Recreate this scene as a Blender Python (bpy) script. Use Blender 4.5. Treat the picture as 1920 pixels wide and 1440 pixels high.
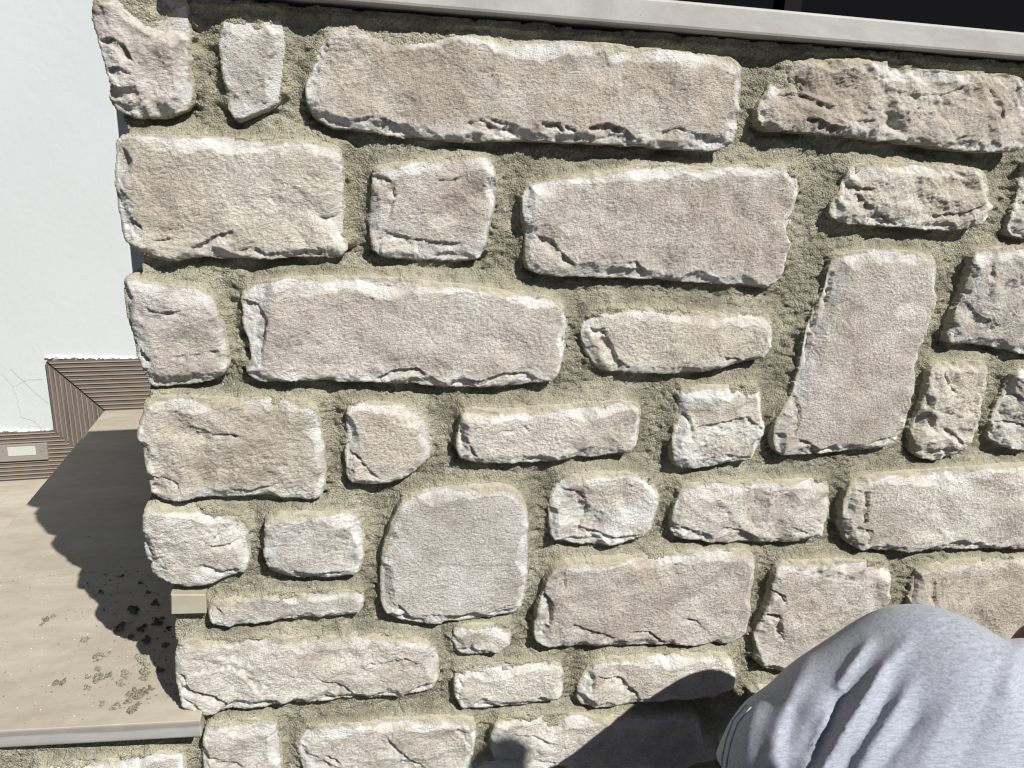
import bpy, math, random
import numpy as np
from mathutils import Vector, Matrix

scene = bpy.context.scene
for o in list(bpy.data.objects):
    bpy.data.objects.remove(o)
C = scene.collection

# ------------------------------------------------------------------ camera
FP = 1442.0                                   # focal length in photo pixels (1920 wide)
def nrm(v):
    v = np.array(v, float); return v/np.linalg.norm(v)
AX = nrm((5710, -220, FP)); AD = nrm((-90, 5180, FP)); AD = nrm(AD-AX*(AD@AX))
AY = np.cross(AD, AX)
if AY[2] < 0: AY = -AY
R = np.array([AX, AY, -AD])                   # rows: world axes in camera (right, down, forward)
def ray(px, py): return R@np.array([px-960.0, py-720.0, FP])
def onY(px, py, y): r = ray(px, py); return r*(y/r[1])
def onZ(px, py, z): r = ray(px, py); return r*(z/r[2])
cam_d = bpy.data.cameras.new('camera'); cam = bpy.data.objects.new('camera', cam_d); C.objects.link(cam)
cam_d.sensor_width = 36; cam_d.lens = 36*FP/1920; cam_d.clip_start = .02; cam_d.clip_end = 500
right, down, fwd = R[:, 0], R[:, 1], R[:, 2]
cam.matrix_world = Matrix(((right[0], -down[0], -fwd[0], 0), (right[1], -down[1], -fwd[1], 0), (right[2], -down[2], -fwd[2], 0), (0, 0, 0, 1)))
scene.camera = cam
scene.cycles.filter_width = 1.15

# ------------------------------------------------------------------ light
LDIR = Vector((-.54, 1.0, -1.05)).normalized()      # the way sunlight travels
w = bpy.data.worlds.new('World'); scene.world = w; w.use_nodes = True
nt = w.node_tree; bg = nt.nodes['Background']
sky = nt.nodes.new('ShaderNodeTexSky'); sky.sky_type = 'NISHITA'; sky.sun_disc = False
sky.air_density = .3; sky.dust_density = .3; sky.altitude = 300
sky.sun_elevation = math.asin(-LDIR.z)
sky.sun_rotation = math.atan2(-LDIR.x, -LDIR.y)
nt.links.new(sky.outputs[0], bg.inputs[0]); bg.inputs[1].default_value = .05
sd = bpy.data.lights.new('sun', 'SUN'); sd.energy = 5.0; sd.angle = math.radians(.53); sd.color = (1, .965, .91)
so = bpy.data.objects.new('sun', sd); C.objects.link(so)
so.rotation_euler = LDIR.to_track_quat('-Z', 'Y').to_euler(); so.location = (2, -3, 4)
scene.view_settings.view_transform = 'Standard'; scene.view_settings.look = 'None'
scene.view_settings.exposure = .3; scene.view_settings.gamma = 1
scene.view_settings.use_curve_mapping = False

# ------------------------------------------------------------------ numpy noise
rs = np.random.RandomState(7)
_perm = rs.permutation(4096); _ang = rs.rand(4096)*2*np.pi
_gx, _gy = np.cos(_ang), np.sin(_ang)
def perlin(x, y, seed=0):
    xi = np.floor(x).astype(np.int64); yi = np.floor(y).astype(np.int64)
    fx = x-xi; fy = y-yi
    u = fx*fx*fx*(fx*(fx*6-15)+10); v = fy*fy*fy*(fy*(fy*6-15)+10)
    def g(ix, iy, dx, dy):
        h = _perm[(_perm[(ix+seed*37) & 4095]+iy*3+seed*101) & 4095]
        return _gx[h]*dx+_gy[h]*dy
    a = g(xi, yi, fx, fy); b = g(xi+1, yi, fx-1, fy); c = g(xi, yi+1, fx, fy-1); d = g(xi+1, yi+1, fx-1, fy-1)
    return ((a+(b-a)*u)*(1-v)+(c+(d-c)*u)*v)*1.5
def fbm(x, y, s, octv=4, seed=0, gain=.5):
    t = 0; a = 1
    for k in range(octv):
        t = t+a*perlin(x/s, y/s, seed+k*11); s = s*.5; a *= gain
    return t
def ridged(x, y, s, octv=3, seed=0):
    t = 0; a = 1
    for k in range(octv):
        t = t+a*(1-2*np.abs(perlin(x/s, y/s, seed+k*13))); s = s*.5; a *= .5
    return t/1.75
def poly_sdf(x, z, P):
    """signed distance, positive inside; also the outward gradient is left to finite differences"""
    d2 = np.full(x.shape, 1e9); s = np.ones(x.shape, bool)*False
    n = len(P)
    for i in range(n):
        ax, az = P[i]; bx, bz = P[(i+1) % n]
        ex, ez = bx-ax, bz-az; wx, wz = x-ax, z-az
        t = np.clip((wx*ex+wz*ez)/(ex*ex+ez*ez+1e-12), 0, 1)
        d2 = np.minimum(d2, (wx-ex*t)**2+(wz-ez*t)**2)
        c = ((az > z) != (bz > z))
        xx = ax+(z-az)*(bx-ax)/((bz-az) if abs(bz-az) > 1e-12 else 1e-12)
        s ^= c & (x < xx)
    return np.where(s, 1, -1)*np.sqrt(d2)
def line_dist(x, z, P):
    """distance to an open polyline, side (+ = right hand of travel) and running parameter 0..1"""
    best = np.full(x.shape, 1e9); side = np.zeros(x.shape); tt = np.zeros(x.shape)
    L = [0]
    for i in range(len(P)-1): L.append(L[-1]+math.hypot(P[i+1][0]-P[i][0], P[i+1][1]-P[i][1]))
    for i in range(len(P)-1):
        ax, az = P[i]; ex, ez = P[i+1][0]-ax, P[i+1][1]-az
        wx, wz = x-ax, z-az
        t = np.clip((wx*ex+wz*ez)/(ex*ex+ez*ez+1e-12), 0, 1)
        d = np.hypot(wx-ex*t, wz-ez*t)
        m = d < best
        best = np.where(m, d, best); side = np.where(m, np.sign(ex*wz-ez*wx), side)
        tt = np.where(m, (L[i]+t*(L[i+1]-L[i]))/L[-1], tt)
    return best, -side, tt
def chaikin(P, k=1):
    P = [np.array(p, float) for p in P]
    for _ in range(k):
        Q = []
        for i in range(len(P)):
            a, b = P[i], P[(i+1) % len(P)]
            Q += [a*.8+b*.2, a*.2+b*.8]
        P = Q
    return P

# ------------------------------------------------------------------ mesh helpers
def new_obj(name, verts, faces, mat=None, parent=None, smooth=False, attrs=None):
    me = bpy.data.meshes.new(name)
    if isinstance(verts, np.ndarray):
        faces = np.asarray(faces, np.int32); k = faces.shape[1]
        me.vertices.add(len(verts)); me.vertices.foreach_set('co', verts.astype(np.float32).ravel())
        me.loops.add(faces.size); me.loops.foreach_set('vertex_index', faces.ravel())
        me.polygons.add(len(faces)); me.polygons.foreach_set('loop_start', np.arange(0, faces.size, k, dtype=np.int32))
        try: me.polygons.foreach_set('loop_total', np.full(len(faces), k, np.int32))
        except Exception: pass
        me.update(calc_edges=True)
    else:
        me.from_pydata([tuple(v) for v in verts], [], [tuple(f) for f in faces]); me.update()
    if attrs:
        for an, av in attrs.items():
            a = me.attributes.new(an, 'FLOAT', 'POINT'); a.data.foreach_set('value', np.asarray(av, np.float32))
    if smooth: me.polygons.foreach_set('use_smooth', np.ones(len(me.polygons), bool))
    o = bpy.data.objects.new(name, me); C.objects.link(o)
    if mat: me.materials.append(mat)
    if parent: o.parent = parent
    return o
def empty(name, label, cat, loc=(0, 0, 0), group=None):
    o = bpy.data.objects.new(name, None); C.objects.link(o); o.location = loc; o.empty_display_size = .05
    o['label'] = label; o['category'] = cat
    if group: o['group'] = group
    bpy.context.view_layer.update()
    return o
def put(child, parent):
    child.parent = parent; child.matrix_parent_inverse = Matrix.Translation(-parent.location)
def struct(o, label=None):
    o['kind'] = 'structure'
    if label: o['label'] = label
    return o
def prism(pts, y0, y1, bevel=0):
    """closed prism from an xz outline between two depths, optional chamfer on the front (y0) edge"""
    n = len(pts); V = []; F = []
    c = np.mean(np.array(pts), 0)
    if bevel:
        ins = []
        for i in range(n):
            a, b, d = np.array(pts[i-1]), np.array(pts[i]), np.array(pts[(i+1) % n])
            e1 = nrm(b-a); e2 = nrm(d-b); n1 = np.array([-e1[1], e1[0]]); n2 = np.array([-e2[1], e2[0]])
            if n1@(c-b) < 0: n1 = -n1
            if n2@(c-b) < 0: n2 = -n2
            m = n1+n2; m = m/max(1e-6, (m@n1))
            ins.append(b+m*bevel)
        V += [(p[0], y0, p[1]) for p in ins]; V += [(p[0], y0+bevel, p[1]) for p in pts]; V += [(p[0], y1, p[1]) for p in pts]
        rings = 3
    else:
        V += [(p[0], y0, p[1]) for p in pts]; V += [(p[0], y1, p[1]) for p in pts]; rings = 2
    F.append(list(range(n))); F.append(list(range((rings-1)*n, rings*n))[::-1])
    for r in range(rings-1):
        for i in range(n):
            j = (i+1) % n; F.append([r*n+j, r*n+i, (r+1)*n+i, (r+1)*n+j])
    return V, F
def box(x0, x1, y0, y1, z0, z1):
    return ([(x0, y0, z0), (x1, y0, z0), (x1, y1, z0), (x0, y1, z0), (x0, y0, z1), (x1, y0, z1), (x1, y1, z1), (x0, y1, z1)],
            [(0, 3, 2, 1), (4, 5, 6, 7), (0, 1, 5, 4), (1, 2, 6, 5), (2, 3, 7, 6), (3, 0, 4, 7)])
def bevel_mod(o, wdt, seg=2):
    m = o.modifiers.new('bevel', 'BEVEL'); m.width = wdt; m.segments = seg; m.limit_method = 'ANGLE'
    return o

# ------------------------------------------------------------------ materials
def mat(name):
    m = bpy.data.materials.new(name); m.use_nodes = True
    n = m.node_tree; b = n.nodes['Principled BSDF']
    b.inputs['Roughness'].default_value = .85
    b.inputs['Specular IOR Level'].default_value = .25
    return m, n, b
class N:
    def __init__(s, t): s.t = t
    def new(s, ty, **kw):
        n = s.t.nodes.new(ty)
        for k, v in kw.items(): setattr(n, k, v)
        return n
    def link(s, a, b): s.t.links.new(a, b)
    def coord(s): return s.new('ShaderNodeNewGeometry').outputs['Position']
    def mapping(s, vec, scale=(1, 1, 1), rot=(0, 0, 0), loc=(0, 0, 0)):
        m = s.new('ShaderNodeMapping'); m.inputs['Scale'].default_value = scale; m.inputs['Rotation'].default_value = rot
        m.inputs['Location'].default_value = loc
        s.link(vec, m.inputs['Vector']); return m.outputs[0]
    def noise(s, vec, scale, detail=4, rough=.55, dist=0):
        n = s.new('ShaderNodeTexNoise'); n.inputs['Scale'].default_value = scale; n.inputs['Detail'].default_value = detail
        n.inputs['Roughness'].default_value = rough; n.inputs['Distortion'].default_value = dist
        s.link(vec, n.inputs['Vector']); return n.outputs['Fac']
    def voronoi(s, vec, scale, feature='F1'):
        n = s.new('ShaderNodeTexVoronoi'); n.feature = feature; n.inputs['Scale'].default_value = scale
        s.link(vec, n.inputs['Vector']); return n
    def ramp(s, fac, stops):
        n = s.new('ShaderNodeValToRGB'); cr = n.color_ramp
        while len(cr.elements) < len(stops): cr.elements.new(.5)
        for e, (p, c) in zip(cr.elements, stops):
            e.position = p; e.color = (c[0], c[1], c[2], 1) if hasattr(c, '__len__') else (c, c, c, 1)
        s.link(fac, n.inputs['Fac']); return n.outputs['Color']
    def mix(s, fac, a, b, mode='MIX'):
        n = s.new('ShaderNodeMix'); n.data_type = 'RGBA'; n.blend_type = mode
        for v, i in ((fac, 0), (a, 6), (b, 7)):
            if hasattr(v, 'is_output') or isinstance(v, bpy.types.NodeSocket): s.link(v, n.inputs[i])
            elif i == 0: n.inputs[0].default_value = v
            else: n.inputs[i].default_value = (v[0], v[1], v[2], 1)
        return n.outputs[2]
    def math(s, op, a, b=0., c=None):
        n = s.new('ShaderNodeMath'); n.operation = op
        for v, i in ((a, 0), (b, 1)):
            if isinstance(v, bpy.types.NodeSocket): s.link(v, n.inputs[i])
            else: n.inputs[i].default_value = v
        return n.outputs[0]
    def attr(s, name):
        n = s.new('ShaderNodeAttribute'); n.attribute_name = name; return n.outputs['Fac']
    def bump(s, h, strength, dist, normal=None):
        n = s.new('ShaderNodeBump'); n.inputs['Strength'].default_value = strength; n.inputs['Distance'].default_value = dist
        s.link(h, n.inputs['Height'])
        if normal is not None: s.link(normal, n.inputs['Normal'])
        return n.outputs[0]

def make_stone_mat():
    m, t, b = mat('split_limestone'); q = N(t)
    P = q.coord()
    oi = q.new('ShaderNodeObjectInfo').outputs['Color']
    grainP = q.mapping(P, rot=(0, .6, 0), scale=(1, 1, 1.7))
    n1 = q.noise(P, 9, 4, .6); n2 = q.noise(grainP, 260, 4, .65); n3 = q.noise(P, 34, 5, .65)
    body = q.ramp(n1, [(.3, (.455, .42, .372)), (.48, (.56, .535, .488)), (.62, (.63, .61, .57)), (.75, (.655, .65, .625))])
    var = oi
    body = q.mix(1.0, body, var, 'MULTIPLY')
    blotch = q.ramp(n3, [(.35, (.86, .84, .84)), (.55, (1, 1, 1)), (.72, (1.1, 1.1, 1.1))])
    body = q.mix(1.0, body, blotch, 'MULTIPLY')
    fine = q.ramp(n2, [(.3, (.70, .68, .64)), (.5, (1, 1, 1)), (.7, (1.2, 1.2, 1.2))])
    body = q.mix(.85, body, q.mix(1.0, body, fine, 'MULTIPLY'))
    rimc = q.ramp(q.noise(P, 50, 4, .6), [(.3, (.62, .62, .61)), (.5, (.75, .75, .735)), (.7, (.82, .815, .79))])
    rim = q.attr('rim')
    rf = q.ramp(q.math('ADD', rim, q.math('MULTIPLY', q.math('SUBTRACT', n3, .5), .9)), [(.08, 0), (.85, 1)])
    col = q.mix(q.math('MULTIPLY', rf, .85), body, rimc)
    vn = q.noise(q.mapping(P, rot=(0, .5, 0), scale=(14, 14, 30)), 1, 3, .5, .6)
    vein = q.ramp(q.math('ABSOLUTE', q.math('SUBTRACT', vn, .5)), [(0, 1), (.010, 0)])
    col = q.mix(q.math('MULTIPLY', vein, .35), col, (.26, .22, .18))
    rust = q.ramp(q.noise(P, 21, 5, .7), [(.60, 0), (.74, 1)])
    col = q.mix(q.math('MULTIPLY', rust, .35), col, (.42, .31, .21))
    # mortar dust smeared over the borders
    sm = q.attr('smear')
    sf = q.ramp(q.math('ADD', sm, q.math('MULTIPLY', q.math('SUBTRACT', q.noise(P, 70, 4, .7), .5), .9)), [(.38, 0), (.62, 1)])
    dust = q.ramp(q.noise(P, 120, 4, .7), [(.3, (.36, .32, .215)), (.7, (.56, .52, .39))])
    col = q.mix(q.math('MULTIPLY', sf, .82), col, dust)
    # small dark pits
    v = q.voronoi(P, 62); pit = q.ramp(v.outputs['Distance'], [(.035, 1), (.06, 0)])
    vc = q.voronoi(P, 62).outputs['Color']
    pk = q.ramp(vc, [(.80, 0), (.82, 1)])
    col = q.mix(q.math('MULTIPLY', q.math('MULTIPLY', pit, pk), .75), col, (.06, .055, .05))
    q.link(col, b.inputs['Base Color'])
    h = q.math('ADD', q.math('MULTIPLY', q.noise(grainP, 420, 5, .7), .8), q.math('MULTIPLY', q.noise(P, 900, 3, .6), .35))
    q.link(q.bump(h, 1.0, .0030), b.inputs['Normal'])
    b.inputs['Roughness'].default_value = .92; b.inputs['Specular IOR Level'].default_value = .15
    return m
def make_mortar_mat():
    m, t, b = mat('sandy_mortar'); q = N(t)
    P = q.coord()
    n1 = q.noise(P, 16, 4, .6); n2 = q.noise(P, 480, 3, .7)
    col = q.ramp(n1, [(.3, (.21, .198, .148)), (.5, (.305, .29, .222)), (.68, (.40, .38, .302))])
    col = q.mix(1.0, col, q.ramp(n2, [(.3, (.72, .72, .70)), (.5, (1, 1, 1)), (.72, (1.3, 1.28, 1.22))]), 'MULTIPLY')
    col = q.mix(1.0, col, q.ramp(q.noise(P, 48, 4, .7), [(.32, (.80, .80, .79)), (.5, (1, 1, 1)), (.7, (1.16, 1.15, 1.12))]), 'MULTIPLY')
    v = q.voronoi(P, 560)
    spark = q.ramp(v.outputs['Color'], [(.86, 0), (.9, 1)])
    col = q.mix(q.math('MULTIPLY', spark, .5), col, (.66, .61, .47))
    sm = q.attr('smear')
    col = q.mix(q.math('MULTIPLY', sm, .6), col, (.47, .435, .33))
    q.link(col, b.inputs['Base Color'])
    h = q.math('ADD', q.math('MULTIPLY', q.noise(P, 380, 4, .7), 1.0), q.math('MULTIPLY', v.outputs['Distance'], -.6))
    q.link(q.bump(h, 1.0, .0027), b.inputs['Normal'])
    b.inputs['Roughness'].default_value = .97; b.inputs['Specular IOR Level'].default_value = .1
    return m
def make_marble_mat(name, ramp, specks=True, bandz=None):
    m, t, b = mat(name); q = N(t)
    P = q.coord()
    w1 = q.noise(q.mapping(P, scale=(5, 12, 14), rot=(0, 0, .35)), 1, 6, .6, .8)
    col = q.ramp(w1, ramp)
    w2 = q.noise(q.mapping(P, scale=(30, 60, 60), rot=(0, 0, .3)), 1, 5, .7, .4)
    col = q.mix(1.0, col, q.ramp(w2, [(.35, (.93, .92, .91)), (.6, (1.04, 1.04, 1.04))]), 'MULTIPLY')
    if bandz:
        z = q.new('ShaderNodeSeparateXYZ'); q.link(P, z.inputs[0])
        f = q.math('DIVIDE', q.math('SUBTRACT', z.outputs[2], bandz[0]), bandz[1]-bandz[0])
        f = q.math('ADD', f, q.math('MULTIPLY', q.math('SUBTRACT', q.noise(q.mapping(P, scale=(12, 12, 60)), 1, 4, .6), .5), .35))
        band = q.ramp(f, bandz[2])
        gz = q.new('ShaderNodeSeparateXYZ'); q.link(q.new('ShaderNodeNewGeometry').outputs['Normal'], gz.inputs[0])
        side = q.ramp(gz.outputs[2], [(.6, 1), (.9, 0)])
        col = q.mix(side, col, q.mix(1.0, band, q.ramp(w2, [(.35, (.93, .93, .93)), (.6, (1.04, 1.04, 1.04))]), 'MULTIPLY'))
    if specks:
        v = q.voronoi(P, 95); pit = q.ramp(v.outputs['Distance'], [(.06, 1), (.11, 0)])
        pk = q.ramp(v.outputs['Color'], [(.85, 0), (.88, 1)])
        col = q.mix(q.math('MULTIPLY', q.math('MULTIPLY', pit, pk), .7), col, (.12, .08, .06))
    q.link(col, b.inputs['Base Color'])
    q.link(q.bump(q.noise(P, 300, 4, .6), .25, .0006), b.inputs['Normal'])
    b.inputs['Roughness'].default_value = .55
    return m
STONE = make_stone_mat(); MORTAR = make_mortar_mat()
SLAB = make_marble_mat('landing_marble', [(.3, (.37, .33, .265)), (.5, (.435, .395, .32)), (.7, (.49, .455, .385))],
                       bandz=(-.569, -.549, [(.08, (.30, .27, .24)), (.25, (.36, .36, .35)), (.55, (.38, .38, .37)), (.68, (.27, .245, .22)), (.95, (.31, .28, .25))]))
COPING = make_marble_mat('coping_marble', [(.3, (.32, .325, .31)), (.5, (.41, .412, .395)), (.7, (.37, .355, .33))])
STUB = make_marble_mat('buff_tile', [(.3, (.36, .335, .255)), (.6, (.42, .395, .31)), (.7, (.50, .48, .41))], specks=False)
def make_plaster():
    m, t, b = mat('white_plaster'); q = N(t); P = q.coord()
    col = q.ramp(q.noise(P, 3, 4, .5), [(.35, (.515, .55, .56)), (.65, (.54, .575, .585))])
    q.link(col, b.inputs['Base Color'])
    q.link(q.bump(q.noise(P, 45, 5, .65), .35, .002), b.inputs['Normal'])
    return m
PLASTER = make_plaster()
def make_skirt(name, c1, c2, rot):
    m, t, b = mat(name); q = N(t); P = q.coord()
    sc = (8, 8, 260) if not rot else (260, 8, 8)
    n1 = q.noise(q.mapping(P, scale=sc), 1, 5, .7)
    q.link(q.ramp(n1, [(.3, c1), (.7, c2)]), b.inputs['Base Color'])
    b.inputs['Roughness'].default_value = .6
    return m
SK_H = make_skirt('brown_ribbed_ceramic', (.09, .078, .066), (.175, .152, .132), False)
SK_V = make_skirt('brown_ribbed_ceramic_upright', (.09, .078, .066), (.175, .152, .132), True)
def flat(name, col, rough=.6, metal=0):
    m, t, b = mat(name); b.inputs['Base Color'].default_value = (*col, 1); b.inputs['Roughness'].default_value = rough
    b.inputs['Metallic'].default_value = metal; return m
RIBM = flat('pale_rib_glaze', (.30, .25, .21), .5)
STEEL = flat('brushed_grey_metal', (.30, .275, .25), .5, .2)
DIFF = flat('frosted_diffuser', (.50, .52, .46), .35)
GROUT = flat('joint_filler', (.16, .135, .11), .9)
DARK = flat('anthracite_paint', (.011, .011, .013), .6)
DARK2 = flat('frame_and_edge_shade', (.035, .04, .05), .55)
GLASSD = flat('dark_tinted_glass', (.004, .004, .005), .5)

# ------------------------------------------------------------------ the stone wall
YF = .742                                         # mean plane of the stone faces
def W(px, py, y=YF):
    p = onY(px, py, y); return (p[0], p[2])
stones = [  # (outline in the photo traced on the wall plane, proudness mm, roughness, rim, corner depth)
 ([(172,20),(178,-8),(260,-14),(345,-8),(352,0),(355,60),(358,120),(366,190),(340,210),(290,222),(240,218),(212,200),(203,180),(207,150),(195,125),(181,70),(170,40)], 2, 1.35, .5, .12),
 ([(412,32),(425,22),(470,20),(520,22),(530,35),(538,80),(533,130),(528,170),(520,196),(490,212),(450,228),(432,215),(420,170),(412,110),(410,60)], 0, 1.0, .8, 0),
 ([(598,80),(606,56),(622,46),(680,45),(720,58),(770,65),(860,58),(930,62),(1000,72),(1100,80),(1200,88),(1300,100),(1370,108),(1385,122),(1383,180),(1375,230),(1362,276),(1330,283),(1270,280),(1180,272),(1060,268),(950,262),(880,268),(800,262),(740,254),(680,245),(620,238),(590,222),(575,195),(574,160),(584,120)], 5, .9, .9, 0),
 ([(1470,122),(1480,112),(1560,110),(1620,112),(1700,122),(1770,134),(1830,136),(1880,140),(1912,150),(1921,165),(1924,230),(1915,268),(1890,285),(1850,285),(1780,282),(1700,268),(1600,258),(1520,250),(1440,245),(1420,232),(1422,200),(1440,165),(1462,140)], 8, 1.35, .6, 0),
 ([(218,262),(230,250),(300,252),(420,256),(540,262),(600,262),(638,275),(645,300),(645,360),(650,400),(645,430),(655,465),(640,485),(560,480),(500,485),(440,484),(380,480),(320,488),(270,482),(240,460),(228,430),(222,390),(214,350),(216,300)], 3, 1.0, .8, .24),
 ([(700,320),(715,306),(780,300),(850,292),(905,290),(925,305),(932,340),(930,380),(920,430),(912,465),(900,488),(850,492),(780,488),(720,482),(695,465),(692,420),(697,360)], 2, .9, .9, 0),
 ([(980,360),(990,345),(1040,338),(1090,325),(1170,312),(1250,305),(1330,315),(1380,308),(1440,306),(1490,310),(1505,335),(1503,370),(1490,410),(1485,480),(1475,520),(1450,540),(1380,535),(1300,530),(1200,522),(1100,520),(1010,515),(985,500),(985,430),(978,390)], 4, .85, .9, 0),
 ([(1590,320),(1605,308),(1660,303),(1740,308),(1800,310),(1840,318),(1858,345),(1860,370),(1852,400),(1830,425),(1780,432),(1710,428),(1640,422),(1580,420),(1555,405),(1560,380),(1580,350)], 6, 1.25, .6, 0),
 ([(1925,300),(1960,300),(2020,320),(2030,440),(1960,448),(1900,445),(1890,430),(1897,400),(1912,370),(1920,330)], 4, 1.5, .4, 0),
 ([(236,520),(255,515),(290,530),(370,538),(400,560),(415,600),(430,650),(430,690),(420,705),(380,718),(300,728),(280,725),(272,700),(255,660),(250,630),(240,600),(233,560)], 4, .9, .7, .11),
 ([(452,550),(465,532),(520,522),(620,516),(700,518),(790,525),(880,535),(960,545),(1030,555),(1060,575),(1069,600),(1063,650),(1055,690),(1040,715),(980,722),(900,728),(820,725),(740,718),(650,715),(560,712),(490,716),(466,708),(461,690),(474,672),(466,640),(455,605)], 4, .8, .9, 0),
 ([(1097,600),(1110,582),(1160,575),(1240,578),(1340,585),(1430,588),(1450,600),(1450,640),(1440,665),(1400,680),(1340,690),(1290,702),(1220,700),(1150,698),(1115,690),(1100,660),(1092,630)], 2, .9, .6, 0),
 ([(1552,505),(1562,478),(1600,470),(1680,468),(1745,475),(1752,500),(1750,570),(1738,610),(1725,650),(1712,720),(1700,770),(1690,820),(1670,838),(1620,842),(1560,850),(1500,852),(1455,850),(1448,830),(1455,790),(1470,760),(1488,740),(1498,690),(1512,620),(1530,575),(1545,545)], 7, .7, .6, 0),
 ([(1822,472),(1850,463),(1940,466),(2020,480),(2020,660),(1940,668),(1900,660),(1840,645),(1778,645),(1775,620),(1785,590),(1800,560),(1812,520)], 8, 1.15, .9, 0),
 ([(1745,690),(1760,680),(1800,678),(1845,675),(1850,690),(1842,740),(1838,790),(1820,830),(1800,855),(1760,865),(1720,858),(1714,830),(1715,790),(1728,750),(1738,720)], 5, 1.4, .3, 0),
 ([(1900,690),(1960,680),(2010,700),(2010,845),(1940,848),(1880,838),(1857,825),(1862,790),(1880,745)], 5, 1.35, .7, 0),
 ([(262,790),(275,745),(330,742),(420,748),(520,745),(585,750),(598,770),(602,800),(612,850),(612,900),(602,936),(560,938),(500,932),(440,935),(380,930),(320,938),(285,928),(275,900),(272,850),(262,830)], 4, 1.1, .8, .22),
 ([(650,760),(665,752),(730,755),(780,765),(800,780),(806,810),(812,840),(808,865),(780,885),(740,905),(690,912),(655,905),(648,880),(650,820)], 2, .8, .8, 0),
 ([(862,780),(875,765),(940,768),(1020,762),(1100,755),(1180,752),(1200,758),(1205,780),(1200,820),(1188,845),(1140,855),(1060,862),(980,868),(900,868),(865,862),(856,840),(858,810)], 5, .9, .8, 0),
 ([(1275,735),(1300,725),(1370,722),(1420,722),(1433,740),(1432,790),(1425,830),(1410,860),(1360,870),(1310,880),(1270,878),(1258,850),(1265,810),(1270,770)], 4, 1.2, 1.2, 0),
 ([(1048,900),(1070,890),(1130,885),(1190,885),(1225,900),(1235,930),(1232,970),(1220,1000),(1180,1015),(1120,1025),(1060,1022),(1035,1010),(1030,970),(1035,930)], 3, 1.15, 1.5, 0),
 ([(1278,915),(1300,905),(1400,902),(1500,900),(1550,898),(1557,920),(1552,970),(1538,1005),(1500,1015),(1430,1020),(1350,1018),(1270,1010),(1256,990),(1265,950)], 5, 1.1, .7, 0),
 ([(1590,910),(1605,895),(1680,885),(1780,878),(1860,870),(1960,868),(2100,870),(2100,1015),(1960,1025),(1880,1028),(1760,1030),(1660,1032),(1600,1028),(1580,1000),(1578,950)], 8, .8, .6, 0),
 ([(268,980),(275,945),(340,945),(400,955),(440,965),(462,990),(470,1040),(465,1070),(430,1085),(380,1098),(330,1100),(290,1090),(275,1050),(268,1010)], 4, 1.0, 1.0, .12),
 ([(497,980),(510,965),(570,960),(640,960),(675,968),(683,1000),(683,1050),(672,1075),(620,1085),(560,1085),(510,1075),(495,1050)], 5, .9, .9, 0),
 ([(740,960),(760,930),(820,915),(900,910),(950,908),(980,930),(992,970),(992,1040),(990,1110),(975,1150),(920,1160),(850,1168),(790,1170),(740,1160),(715,1140),(712,1080),(720,1020)], 5, .45, .7, 0),
 ([(1030,1070),(1050,1052),(1130,1045),(1230,1038),(1330,1032),(1400,1030),(1418,1045),(1418,1090),(1408,1150),(1395,1195),(1370,1208),(1290,1208),(1200,1210),(1120,1212),(1020,1210),(1000,1195),(1005,1150),(1015,1110)], 5, .9, .6, 0),
 ([(1450,1065),(1470,1052),(1560,1050),(1640,1052),(1672,1062),(1672,1110),(1665,1160),(1655,1220),(1640,1256),(1560,1260),(1480,1262),(1422,1252),(1414,1200),(1427,1150),(1440,1120)], 4, 1.0, .6, 0),
 ([(1718,1075),(1740,1060),(1820,1048),(1920,1045),(2050,1045),(2060,1240),(1900,1250),(1760,1250),(1700,1240),(1698,1180),(1710,1130)], 4, .9, .3, 0),
 ([(392,1135),(410,1125),(500,1117),(600,1112),(670,1106),(685,1120),(680,1145),(670,1156),(580,1162),(500,1171),(420,1175),(395,1168),(388,1150)], 0, .8, 1.1, 0),
 ([(855,1180),(870,1172),(940,1172),(958,1185),(960,1208),(945,1222),(900,1232),(858,1230),(848,1205)], 1, .9, .9, 0),
 ([(328,1220),(335,1203),(400,1200),(500,1195),(620,1195),(740,1192),(800,1200),(822,1225),(825,1260),(815,1290),(790,1300),(740,1308),(640,1312),(560,1318),(500,1325),(440,1330),(370,1335),(345,1325),(335,1290),(330,1250)], 4, 1.0, .7, .2),
 ([(858,1262),(880,1250),(960,1245),(1050,1240),(1057,1260),(1056,1300),(1040,1316),(980,1323),(900,1332),(868,1330),(852,1310),(852,1280)], 3, .8, .9, 0),
 ([(1110,1245),(1130,1235),(1220,1228),(1310,1222),(1370,1225),(1380,1250),(1378,1290),(1355,1305),(1300,1312),(1220,1318),(1140,1325),(1095,1325),(1082,1310),(1090,1275)], 4, .9, .8, 0),
 ([(382,1370),(395,1355),(460,1350),(515,1355),(525,1380),(530,1440),(525,1500),(450,1510),(390,1505),(380,1440)], 3, 1.0, .8, 0),
 ([(560,1385),(580,1365),(680,1355),(790,1345),(888,1345),(893,1370),(885,1420),(870,1460),(800,1475),(680,1485),(590,1480),(565,1440),(557,1410)], 3, 1.0, .9, 0),
 ([(925,1355),(960,1345),(1050,1340),(1160,1345),(1260,1340),(1310,1340),(1320,1380),(1310,1430),(1280,1450),(1200,1445),(1100,1440),(1000,1450),(930,1445),(920,1400)], 3, 1.0, .8, 0),
 ([(1345,1350),(1450,1345),(1560,1345),(1560,1450),(1400,1455),(1345,1440)], 3, 1.0, .8, 0),
 ([(1408,1290),(1480,1284),(1560,1285),(1562,1328),(1480,1332),(1410,1330)], 3, 1.0, .8, 0),
 ([(60,1445),(120,1434),(220,1424),(300,1412),(344,1408),(350,1435),(350,1480),(200,1500),(50,1510)], 2, .9, 1.0, 0),
]
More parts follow.
